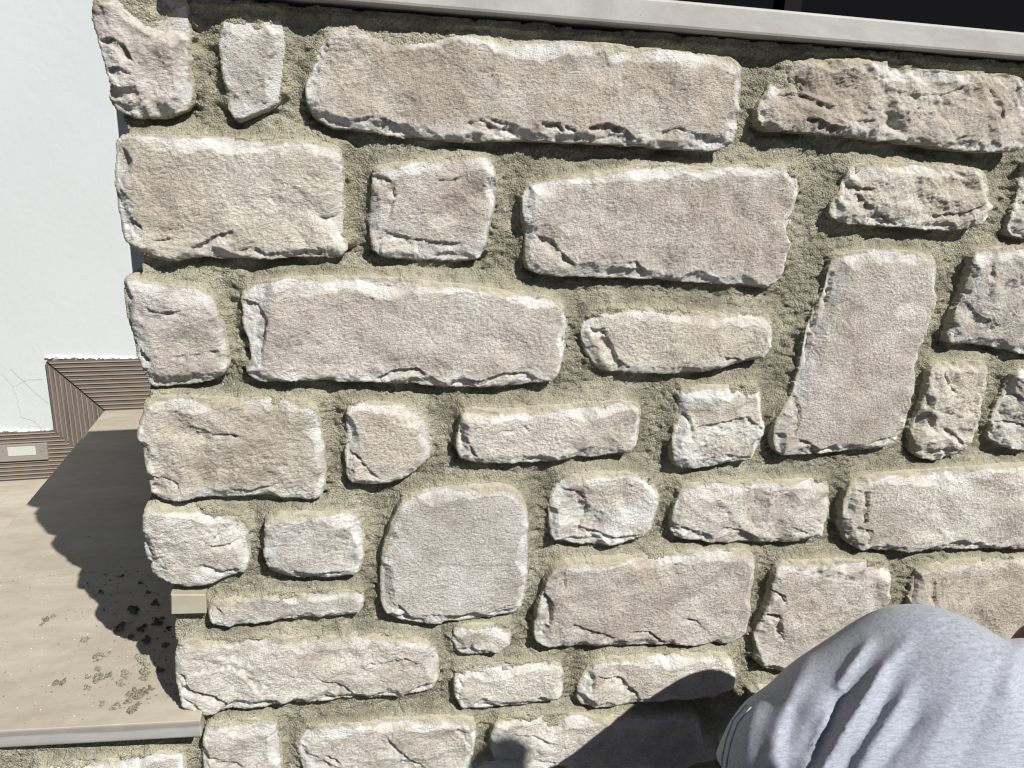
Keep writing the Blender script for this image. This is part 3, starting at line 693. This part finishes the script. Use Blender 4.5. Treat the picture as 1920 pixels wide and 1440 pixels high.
s1 = skirt([(xo+g*2, sk_t), (xe+.02, sk_t), (xe+.02, ZS+.001), (xi+g, ZS+.001)], 'h', ZS, sk_t, 12, SK_H)
s2 = skirt([(xo, sk_t-g*2), (xi-g, ZS-g), (xi-g, zl+.001), (xo, sk_lt-.002)], 'v', xo, xi, 11, SK_V)
s3 = skirt([(-.85, sk_lt), (xo-g, sk_lt), (xi-g*2, zl+.001), (-.85, zl+.001)], 'h', zl, sk_lt, 12, SK_H)

# recessed step light in the lower skirting
lp = empty('step_light', 'small flush rectangular step light with grey metal plate and frosted lens in the ribbed skirting', 'light', (-.66, yb-.012, -.64))
A = onY(88, 830, yb-.013); B = onY(88, 861, yb-.013)
def rr_rect(x0, x1, z0, z1, r, k=4):
    P = []
    for cx_, cz_, a0 in ((x1-r, z1-r, 0), (x0+r, z1-r, 90), (x0+r, z0+r, 180), (x1-r, z0+r, 270)):
        for i in range(k+1):
            t = math.radians(a0+90*i/k); P.append((cx_+r*math.cos(t), cz_+r*math.sin(t)))
    return P
px1 = A[0]; zt_, zb_ = A[2], B[2]; px0 = px1-.128
V, F = prism(rr_rect(px0, px1, zb_, zt_, .003), yb-.0165, yb-.004, .001); put(new_obj('faceplate', V, F, STEEL), lp)
L0 = onY(13, 839, yb-.017); L1 = onY(68, 853, yb-.017)
V, F = prism(rr_rect(L0[0], L1[0], L1[2], L0[2], .001), yb-.0175, yb-.0155, .0005); put(new_obj('lens', V, F, DIFF), lp)
for pxs in (5, 77):
    c = onY(pxs, 846, yb-.017)
    V, F = prism([(c[0]+.0013*math.cos(t*math.pi/5), c[2]+.0013*math.sin(t*math.pi/5)) for t in range(10)], yb-.0172, yb-.0155); put(new_obj('screw', V, F, GROUT), lp)

# dark glazed door in the house behind the parapet
dr = empty('glazed_door', 'black framed glazed door and dark panes behind the marble topped wall', 'door', (1.4, 1.9, ZS))
def dpart(nm, b_, m): V, F = box(*b_); put(new_obj(nm, V, F, m), dr)
dpart('frame', (xe+.001, xe+.055, yb+.006, yb+.08, ZS, 1.6), DARK2)  # blue-grey upright stands in for the shaded strip where the white wall ends
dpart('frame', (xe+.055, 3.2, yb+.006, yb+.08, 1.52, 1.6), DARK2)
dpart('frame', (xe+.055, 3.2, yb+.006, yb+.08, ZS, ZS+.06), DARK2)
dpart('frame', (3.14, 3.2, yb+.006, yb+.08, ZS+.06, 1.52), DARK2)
ppost = [onY(1468, 8, yb+.02)[0], onY(1500, 8, yb+.02)[0]]
posts = [xe+.055, ppost[0], 3.14]
dpart('mullion', (ppost[0], ppost[1], yb+.012, yb+.06, ZS+.06, 1.52), flat('dark_mullion', (.0055, .005, .005), .95))
dpart('pane', (xe+.055, ppost[0], yb+.04, yb+.046, ZS+.06, 1.52), GLASSD)
dpart('pane', (ppost[1], 3.14, yb+.04, yb+.046, ZS+.06, 1.52), GLASSD)
dpart('backing', (xe+.003, 3.2, yb+.085, yb+.12, ZS, 1.6), DARK)

# ------------------------------------------------------------------ dried mortar droppings on the landing
rc = random.Random(11)
def lump(cx, cy, r, seed, flat_=.45):
    n = 14; rr = random.Random(seed); V = []; F = []
    rings = 6
    for i in range(rings+1):
        ph = math.pi/2*i/rings
        for j in range(n):
            th = 2*math.pi*j/n
            k = 1+.38*float(perlin(np.array([math.cos(th)*1.3+seed]), np.array([math.sin(th)*1.3+ph]), 3)[0])+rr.uniform(-.13, .13)
            rad = r*math.cos(ph)*k
            V.append((cx+rad*math.cos(th), cy+rad*.8*math.sin(th), ZS+r*flat_*math.sin(ph)*(1+rr.uniform(-.25, .25))-.0003))
    for i in range(rings):
        for j in range(n):
            a = i*n+j; b = i*n+(j+1) % n; F.append((a, b, b+n, a+n))
    F.append(tuple(range(rings*n, rings*n+n)))
    return V, F
LUMPS = ['lone oval mortar dropping, leftmost on the sunlit landing', 'lone round mortar dropping in front of the oval one at the left', 'ragged sunlit mortar crumb closest behind the main cluster',
 'upper piece of the sunlit stack of droppings left of the shadow tip', 'lower piece of the sunlit stack of droppings left of the shadow tip', 'small sunlit dropping touching the right of the stack left of the shadow tip',
 'smallest piece of the stack, between its upper and lower lumps', 'separate sunlit dropping in the middle of the main cluster', 'upper end of the diagonal streak of sunlit droppings', 'large sunlit dropping touching the tip of the wall shadow',
 'large sunlit dropping just in front of the one at the shadow tip', 'sunlit dropping wedged against the edge of the wall shadow', 'biggest sunlit mortar heap of the front diagonal row', 'lower left half of the biggest front mortar heap', 'sunlit lump between the front heap and the wall end',
 'frontmost sunlit mortar lump, nearest the slab nosing', 'flat sunlit crumb left of the frontmost lump', 'leftmost crumb of the front row of sunlit droppings', 'tiny sunlit dropping left of the separate round one', 'tiny sunlit dropping above the leftmost front crumbs', 'small sunlit dropping right beside the shadow boundary at the back',
 'largest dark dropping in the middle of the wall shadow', 'dark dropping at the left border of the wall shadow', 'dark dropping in the lower middle of the wall shadow', 'dark dropping close to the buff tile end in the wall shadow', 'dark dropping below the corner stone beside the buff tile', 'dark dropping just behind the shadow tip', 'small dark dropping, second farthest back in the wall shadow',
 'dark dropping touching the wall end below the buff tile', 'frontmost dark dropping in the narrow shadow tip', 'small dark dropping behind the one beside the buff tile', 'tiny dark dropping farthest back in the wall shadow', 'tiny dark dropping under the left corner stone', 'dark dropping squeezed against the mortar of the wall end', 'dark dropping right on the lower left shadow boundary']
big = [(87,1165,9), (112,1280,9), (158,1202,8), (185,1233,9), (188,1272,10), (205,1265,6), (183,1255,5), (235,1265,9), (228,1280,8), (262,1240,12), (275,1255,11), (270,1270,8), (258,1300,12), (245,1310,10), (275,1295,9), (250,1330,10), (215,1325,7), (195,1322,7), (165,1290,6), (165,1270,5), (200,1227,6),
       (250,1145,14), (225,1175,13), (265,1180,11), (297,1165,12), (292,1130,10), (275,1200,12), (190,1110,6), (310,1210,9), (300,1255,9), (278,1110,6), (228,1080,5), (263,1093,5), (315,1180,8), (245,1195,9)]
for i, (px, py, r) in enumerate(big):
    shade = i >= 21
    V = []; F = []
    p = onZ(px, py, ZS); sc = r*(.00036 if shade else .0005)*abs(p[1])/.742
    for q_ in range(11):
        a, b = lump(p[0]+rc.uniform(-.9, .9)*sc, p[1]+rc.uniform(-1.5, 1.5)*sc, sc*rc.uniform(.22, .6), i*17+q_, rc.uniform(.9, 1.6))
        k = len(V); V += a; F += [tuple(x+k for x in f) for f in b]
    V = [(v[0]-p[0], v[1]-p[1], v[2]-ZS) for v in V]
    o = new_obj('mortar_lump', V, F, MORTAR); o.location = (p[0], p[1], ZS)
    o['category'] = 'mortar lump'; o['kind'] = 'thing'
    del o['kind']
    o['label'] = LUMPS[i]; o['group'] = 'mortar droppings in shade' if shade else 'mortar droppings in sun'
V = []; F = []
for i in range(420):
    if i < 250: px = 90+rc.random()**.6*250; py = 1060+rc.random()*290
    else: px = rc.uniform(-60, 330); py = rc.uniform(1000, 1375)
    p = onZ(px, py, ZS)
    if p[1] < .752: continue
    if p[0] > -.155: continue
    r = rc.uniform(.0006, .002)
    k = len(V); n = 6
    V += [(p[0]+r*math.cos(j)*rc.uniform(.6, 1.2), p[1]+r*math.sin(j)*rc.uniform(.6, 1.2), ZS-.0003) for j in range(n)]+[(p[0], p[1], ZS+r*.7)]
    F += [(k+j, k+(j+1) % n, k+n) for j in range(n)]
o = new_obj('mortar_grit', V, F, MORTAR); o['kind'] = 'stuff'; o['label'] = 'fine grit and crumbs of mortar scattered over the landing'
GRIT = flat('pale_grit', (.75, .72, .64), .9)
V = []; F = []
for i in range(150):
    px = rc.uniform(-60, 320); py = rc.uniform(1040, 1385); p = onZ(px, py, ZS)
    if p[1] < .752: continue
    if p[0] > -.155: continue
    if p[1] < .728: continue
    r = rc.uniform(.0004, .0012); k = len(V); n = 6
    V += [(p[0]+r*math.cos(j)*rc.uniform(.6, 1.5), p[1]+r*math.sin(j)*rc.uniform(.6, 1.2), ZS-.0003) for j in range(n)]+[(p[0], p[1], ZS+r*.6)]
    F += [(k+j, k+(j+1) % n, k+n) for j in range(n)]
o = new_obj('pale_grit', V, F, GRIT); o['kind'] = 'stuff'; o['label'] = 'white specks of stone dust scattered over the landing'
#PERSON
# ------------------------------------------------------------------ the person crouching at the wall
def surface_nets(sdf, lo, hi, h):
    n = [int(math.ceil((hi[i]-lo[i])/h))+1 for i in range(3)]
    ax = [lo[i]+np.arange(n[i])*h for i in range(3)]
    Xg, Yg, Zg = np.meshgrid(*ax, indexing='ij')
    D = sdf(Xg.astype(np.float32), Yg.astype(np.float32), Zg.astype(np.float32))
    ins = D < 0
    c = np.zeros(tuple(k-1 for k in n), np.int8)
    for dx in (0, 1):
        for dy in (0, 1):
            for dz in (0, 1): c += ins[dx:n[0]-1+dx, dy:n[1]-1+dy, dz:n[2]-1+dz]
    act = (c > 0) & (c < 8)
    I = np.argwhere(act); idx = -np.ones(act.shape, np.int64); idx[act] = np.arange(len(I))
    acc = np.zeros((len(I), 3)); cnt = np.zeros(len(I))
    cor = [(a, b, d) for a in (0, 1) for b in (0, 1) for d in (0, 1)]
    for a in cor:
        for k in range(3):
            if a[k]: continue
            b = list(a); b[k] = 1
            pa = I+np.array(a); pb = I+np.array(b)
            da = D[pa[:, 0], pa[:, 1], pa[:, 2]]; db = D[pb[:, 0], pb[:, 1], pb[:, 2]]
            m = (da < 0) != (db < 0); t = np.where(m, da/(da-db+1e-12), 0)
            acc += (pa+(pb-pa)*t[:, None])*m[:, None]; cnt += m
    V = acc/cnt[:, None]*h+np.array(lo)
    F = []
    for k in range(3):
        u, v = (k+1) % 3, (k+2) % 3
        sl0 = [slice(None)]*3; sl1 = [slice(None)]*3; sl0[k] = slice(0, -1); sl1[k] = slice(1, None)
        cr = ins[tuple(sl0)] != ins[tuple(sl1)]
        E_ = np.argwhere(cr); E_ = E_[(E_[:, u] > 0) & (E_[:, v] > 0) & (E_[:, u] < n[u]-1) & (E_[:, v] < n[v]-1)]
        du = np.zeros(3, int); du[u] = 1; dv = np.zeros(3, int); dv[v] = 1
        q = [idx[tuple((E_-a).T)] for a in (du*0, du, du+dv, dv)]
        Q = np.stack(q, 1)
        flip = ~ins[tuple(E_.T)]
        Q[flip] = Q[flip][:, ::-1]
        F.append(Q)
    F = np.concatenate(F); F = F[(F >= 0).all(1)]
    return V, F
def cap(a, b, ra, rb):
    a = np.array(a, np.float32); b = np.array(b, np.float32); ab = b-a; L2 = float(ab@ab)
    def f(x, y, z):
        t = np.clip(((x-a[0])*ab[0]+(y-a[1])*ab[1]+(z-a[2])*ab[2])/L2, 0, 1)
        return np.sqrt((x-a[0]-ab[0]*t)**2+(y-a[1]-ab[1]*t)**2+(z-a[2]-ab[2]*t)**2)-(ra+(rb-ra)*t)
    return f
def ell(c, r):
    def f(x, y, z):
        k = np.sqrt(((x-c[0])/r[0])**2+((y-c[1])/r[1])**2+((z-c[2])/r[2])**2)
        return (k-1)*min(r)
    return f
def smin(a, b, k):
    h = np.clip(.5+.5*(b-a)/k, 0, 1)
    return b+(a-b)*h-k*h*(1-h)
def union(fs, k):
    def f(x, y, z):
        d = fs[0](x, y, z)
        for g_ in fs[1:]: d = smin(d, g_(x, y, z), k)
        return d
    return f
def V3(*a): return np.array(a, float)
SH_L = V3(.548, .505, -.472); SH_R = V3(.86, .36, -.50)
EL_L = V3(.415, .50, -.645); WR_L = V3(.43, .60, -.84)
EL_R = V3(.99, .30, -.72); WR_R = V3(.86, .44, -.84)
NK = V3(.712, .50, -.462); HD = V3(.85, .42, -.38)
PEL = V3(.80, .16, -.93)
def hand(wr, dr, side, curl):
    """palm and five bent fingers"""
    d = nrm(dr); s = nrm(np.cross(d, side)); p = nrm(side)   # d along hand, s across, p = palm side
    fs = [cap(wr, wr+d*.075-s*.018, .024, .021), cap(wr, wr+d*.075+s*.020, .024, .019), cap(wr+d*.03, wr+d*.08, .026, .024)]
    for i, (o_, L_) in enumerate(((-.03, .062), (-.010, .074), (.011, .070), (.030, .054))):
        a = wr+d*.085+s*o_; q = a+(d*math.cos(curl)+p*math.sin(curl))*L_*.45; r_ = q+(d*math.cos(curl*2)+p*math.sin(curl*2))*L_*.32
        e = r_+(d*math.cos(curl*2.8)+p*math.sin(curl*2.8))*L_*.25
        fs += [cap(a-d*.015, q, .0095, .0085), cap(q, r_, .0085, .0078), cap(r_, e, .0078, .0068)]
    a = wr+d*.025-s*.026; q = a-s*.022+d*.028+p*.012; e = q+d*.03+p*.012
    fs += [cap(a, q, .012, .0105), cap(q, e, .0105, .0085)]
    return fs
def person():
    root = empty('person', 'person in a loose heather grey jersey top crouching in front of the wall', 'person', (.8, .25, -1.152))
    SKINM, t, b = mat('brown_skin'); q = N(t)
    q.link(q.ramp(q.noise(q.coord(), 60, 4, .6), [(.3, (.10, .045, .026)), (.7, (.15, .068, .04))]), b.inputs['Base Color']); b.inputs['Roughness'].default_value = .5
    JER, t, b = mat('heather_jersey'); q = N(t); P = q.coord()
    st = q.mapping(P, rot=(0, .12, 0), scale=(130, 260, 620))
    n1 = q.noise(st, 1, 5, .75); n2 = q.noise(q.mapping(P, scale=(420, 420, 900)), 1, 3, .6)
    col = q.ramp(n1, [(.3, (.235, .255, .31)), (.48, (.345, .37, .43)), (.68, (.45, .475, .54))])
    col = q.mix(1.0, col, q.ramp(n2, [(.3, (.86, .86, .87)), (.7, (1.08, 1.08, 1.08))]), 'MULTIPLY')
    q.link(col, b.inputs['Base Color'])
    b.inputs['Roughness'].default_value = .95; b.inputs['Specular IOR Level'].default_value = .1
    b.inputs['Sheen Weight'].default_value = .15
    kn = q.math('ADD', q.noise(q.mapping(P, scale=(1100, 1100, 700)), 1, 2, .6), q.noise(P, 90, 3, .6))
    q.link(q.bump(kn, .5, .0007), b.inputs['Normal'])
    body = union([cap(SH_L, SH_R, .055, .055), cap(V3(.71, .42, -.54), V3(.78, .24, -.86), .105, .11), ell(PEL, (.15, .12, .11)),
        cap(NK, NK+(HD-NK)*.55, .055, .05), cap(SH_L, EL_L, .048, .04), cap(EL_L, WR_L, .042, .027), cap(SH_R, EL_R, .048, .04), cap(EL_R, WR_R, .042, .027),
        cap(PEL+V3(-.07, 0, 0), V3(.60, .40, -.88), .085, .058), cap(V3(.60, .40, -.88), V3(.63, .28, -1.09), .056, .036), cap(V3(.63, .26, -1.12), V3(.60, .44, -1.125), .034, .026),
        cap(PEL+V3(.07, 0, 0), V3(1.0, .36, -.88), .085, .058), cap(V3(1.0, .36, -.88), V3(.97, .24, -1.09), .056, .036), cap(V3(.97, .22, -1.12), V3(1.0, .40, -1.125), .034, .026)], .03)
    hd = union([ell(HD, (.078, .088, .10)), ell(HD+V3(.02, .04, -.055), (.058, .055, .06)), ell(HD+V3(.035, .085, -.012), (.013, .018, .022)), ell(HD+V3(-.072, .0, -.01), (.012, .02, .03)), ell(HD+V3(.085, -.01, -.01), (.012, .02, .03)),
                ell(HD+V3(.035, .083, -.055), (.024, .012, .008))], .014)
    eyes = [ell(HD+V3(.002, .086, .012), (.015, .013, .009)), ell(HD+V3(.060, .076, .012), (.015, .013, .009))]
    hL = union(hand(WR_L, V3(-.1, .45, -.85), V3(-.7, -.5, -.2), .35), .007)
    hR = union(hand(WR_R, V3(-.5, .6, -.6), V3(-.6, -.5, .3), .3), .007)
    def full(x, y, z):
        d = smin(smin(body(x, y, z), hd(x, y, z), .02), smin(hL(x, y, z), hR(x, y, z), .01), .01)
        for e in eyes: d = np.maximum(d, -e(x, y, z)-.004)
        return d
    V, F = surface_nets(full, (.33, .06, -1.155), (1.1, .70, .03), .0062)
    put(new_obj('body', V, F, SKINM, smooth=True), root)
    # hair cap
    hc = ell(HD+V3(-.006, -.012, .012), (.086, .094, .105))
    def hair(x, y, z): return np.maximum(np.maximum(hc(x, y, z), -ell(HD, (.074, .084, .096))(x, y, z)), (y-HD[1]-.045)+.9*(-(z-HD[2])-.0)*.6)
    V, F = surface_nets(hair, tuple(HD-.13), tuple(HD+.13), .006)
    HAIR = flat('dark_hair', (.012, .009, .007), .8); put(new_obj('hair', V, F, HAIR, smooth=True), root)
    # trousers and shoes
    tr = union([ell(PEL, (.175, .14, .13)), cap(PEL+V3(-.07, 0, 0), V3(.60, .40, -.88), .105, .078), cap(V3(.60, .40, -.88), V3(.63, .28, -1.07), .076, .06),
                cap(PEL+V3(.07, 0, 0), V3(1.0, .36, -.88), .105, .078), cap(V3(1.0, .36, -.88), V3(.97, .24, -1.07), .076, .06)], .03)
    V, F = surface_nets(lambda x, y, z: np.maximum(tr(x, y, z), -1.10-z), (.45, .0, -1.13), (1.12, .52, -.72), .01)
    put(new_obj('trousers', V, F, flat('dark_work_cloth', (.03, .035, .045), .9), smooth=True), root)
    for a, b_ in ((V3(.63, .25, -1.11), V3(.60, .46, -1.12)), (V3(.97, .21, -1.11), V3(1.0, .42, -1.12))):
        f = union([cap(a, b_, .045, .04), cap(a+V3(0, 0, .02), a+V3(0, .04, .03), .045, .04)], .02)
        V, F = surface_nets(lambda x, y, z: np.maximum(f(x, y, z), -1.150-z), tuple(np.minimum(a, b_)-.07), tuple(np.maximum(a, b_)+.07), .007)
        put(new_obj('shoe', V, F, flat('scuffed_leather', (.05, .035, .025), .8), smooth=True), root)
    # the loose jersey top
    HEM = V3(.428, .495, -.600)
    d_s = nrm(HEM-SH_L)
    base = union([cap(SH_L, NK+V3(-.03, .0, -.04), .078, .055), cap(SH_L, HEM, .078, .083), cap(V3(.473, .50, -.522), V3(.452, .50, -.545), .094, .100), cap(V3(.71, .43, -.545), V3(.79, .22, -.90), .135, .15),
                  cap(NK+V3(0, -.02, -.05), SH_R, .056, .072), cap(V3(.545, .45, -.45), V3(.455, .415, -.555), .048, .05), cap(SH_R, SH_R+(EL_R-SH_R)*.7, .07, .07), cap(V3(.60, .47, -.55), V3(.64, .40, -.72), .09, .12)], .045)
    FL = [([(1722,1180),(1657,1250),(1633,1293),(1580,1377),(1556,1420),(1520,1480)], .015, .0085, .45), ([(1640,1190),(1593,1253),(1575,1285)], .009, .006, .45),
          ([(1600,1262),(1572,1320),(1540,1375),(1505,1450)], -.014, .013, .45), ([(1563,1313),(1527,1393),(1500,1460)], .010, .0055, .45), ([(1530,1225),(1490,1290),(1460,1360),(1440,1460)], .009, .010, .45),
          ([(1500,1290),(1480,1370),(1475,1460)], -.006, .011, .45), ([(1725,1255),(1680,1330),(1633,1403),(1600,1470)], .009, .008, .45), ([(1690,1262),(1640,1350),(1600,1410),(1570,1470)], -.006, .009, .45),
          ([(1740,1310),(1697,1380),(1645,1450)], -.007, .009, .45), ([(1440,1290),(1405,1360),(1395,1460)], .005, .010, .45), ([(1800,1290),(1760,1370),(1720,1450)], .004, .012, .45), ([(1870,1230),(1850,1320),(1800,1440)], -.004, .018, .45), ([(1402,1318),(1368,1365),(1356,1410),(1352,1450)], -.006, .0035, .52), ([(1412,1322),(1380,1368),(1368,1410),(1364,1450)], -.002, .002, .52), ([(1930,1180),(1905,1230),(1890,1300)], .005, .009, .45)]
    FLW = [([(onY(px, py, ly)[0], onY(px, py, ly)[2]) for px, py in pl], a_, w_) for pl, a_, w_, ly in FL]
    def fold(x, y, z):
        # coordinates slid along the viewing slope to the cloth's mean depth, so folds keep their run over the curved cloth
        k = .45/np.maximum(y, .2); u, v = x*k, z*k
        r = np.zeros_like(x)
        for pl, a_, w_ in FLW:
            dd, sd_, tt = line_dist(u, v, pl)
            r = r+a_*(.6*np.exp(-(dd/w_)**2)+.4*np.exp(-dd/w_*1.3))*np.clip(np.minimum(tt*3.5, 1), 0, 1)
        r = r+.0035*np.sin((x*.8+y*.6-z*.5)*46+3*np.sin(z*13))*np.clip((y-.40)/.1, 0, 1)*.35
        return r*np.clip((.60-y)/.04, 0, 1)
    cutn = NK+(HD-NK)*.16; dn_ = nrm(HD-NK)
    def shirt(x, y, z):
        d = base(x, y, z); near = np.abs(d) < .04
        fo = np.zeros_like(d); fo[near] = .72*fold(x[near], y[near], z[near]); d = d-fo
        hemc = (x-HEM[0])*d_s[0]+(y-HEM[1])*d_s[1]+(z-HEM[2])*d_s[2]
        d = np.maximum(d, np.where(x < .56, hemc, -1))
        nk_ = ((x-cutn[0])*dn_[0]+(y-cutn[1])*dn_[1]+(z-cutn[2])*dn_[2])
        d = np.maximum(d, np.where(np.hypot(np.hypot(x-cutn[0], y-cutn[1]), z-cutn[2]) < .11, nk_, -1))
        er = SH_R+(EL_R-SH_R)*.62; de = nrm(EL_R-SH_R)
        d = np.maximum(d, np.where((x > .90), (x-er[0])*de[0]+(y-er[1])*de[1]+(z-er[2])*de[2], -1))
        return d
    V, F = surface_nets(shirt, (.30, .05, -1.0), (1.03, .66, -.30), .0036)
    o = new_obj('jersey_top', V, F, JER, smooth=True); put(o, root)
    # stitched edge of the sleeve: two fine raised seams lying on the cloth
    for pl in ([(1400,1322),(1375,1350),(1362,1385),(1354,1420),(1350,1470)], [(1408,1326),(1384,1355),(1371,1390),(1363,1425),(1359,1470)]):
        T = []
        for a_, b_ in zip(pl[:-1], pl[1:]):
            for k in range(6):
                px, py = a_[0]+(b_[0]-a_[0])*k/6, a_[1]+(b_[1]-a_[1])*k/6; r_ = ray(px, py); r_ = r_/r_[1]
                ys = np.linspace(.40, .62, 900); dd = shirt(*(ys*r_[i] for i in range(3)))
                h_ = np.nonzero(dd < 0)[0]
                if len(h_): T.append(r_*(ys[h_[0]]-.0004))
        if len(T) < 3: continue
        SV = []; SF = []
        for i, p in enumerate(T):
            t_ = nrm(T[min(i+1, len(T)-1)]-T[max(i-1, 0)]); a1 = nrm(np.cross(t_, V3(.3, 1, .2))); a2 = np.cross(t_, a1)
            for k in range(6): SV.append(p+.0011*(a1*math.cos(k*math.pi/3)+a2*math.sin(k*math.pi/3)))
            if i:
                for k in range(6): SF.append(((i-1)*6+k, (i-1)*6+(k+1) % 6, i*6+(k+1) % 6, i*6+k))
        put(new_obj('seam', SV, SF, JER, smooth=True), root)
    # sleeve hem, a rolled band round the sleeve end
    s1_ = nrm(np.cross(d_s, V3(0, 1, 0))); s2_ = np.cross(d_s, s1_); HV = []; HF = []; n = 72
    for i in range(n):
        t = 2*math.pi*i/n; dr_ = s1_*math.cos(t)+s2_*math.sin(t); rr_ = .0845+.003*math.sin(3*t+1)
        for k in range(6):
            al = -.022+.024*k/5; bul = .0022*math.sin(math.pi*k/5)
            HV.append(HEM+d_s*al+dr_*(rr_+bul-.0005))
    for i in range(n):
        for k in range(5): a = i*6+k; b_ = ((i+1) % n)*6+k; HF.append((a, b_, b_+1, a+1))
    hm = new_obj('sleeve_hem', HV, HF, JER, smooth=True); put(hm, root)
    return root
if True: person()
# tall unseen post, added as shadow caster behind the camera, to the right: its rounded top throws the small shadow low on the wall
wc = onY(926, 1406, YF); sp = .9
px_c, py_c, top_z = wc[0]+.54*sp, YF-sp, wc[2]+1.05*sp
f = union([cap(V3(px_c, py_c, -1.1), V3(px_c, py_c, top_z-.035), .036, .035)], .01)
PV = []; PF = []; nn_ = 28; prof = [(.037, -1.152), (.037, top_z-.06), (.037, top_z-.035)]+[(.037*math.cos(a), top_z-.035+.035*math.sin(a)) for a in (.3, .6, .9, 1.2, 1.45)]
for r_, z_ in prof: PV += [(px_c+r_*math.cos(2*math.pi*i/nn_), py_c+r_*math.sin(2*math.pi*i/nn_), z_) for i in range(nn_)]
for k in range(len(prof)-1): PF += [(k*nn_+i, k*nn_+(i+1) % nn_, (k+1)*nn_+(i+1) % nn_, (k+1)*nn_+i) for i in range(nn_)]
PF.append(tuple(range((len(prof)-1)*nn_, len(prof)*nn_)))
o = new_obj('added_shadow_post', PV, PF, flat('shadow_post_wood', (.16, .12, .085), .85), smooth=True)
o['label'] = 'added round topped post outside the picture, put there to cast a shadow low on the wall'; o['category'] = 'post'
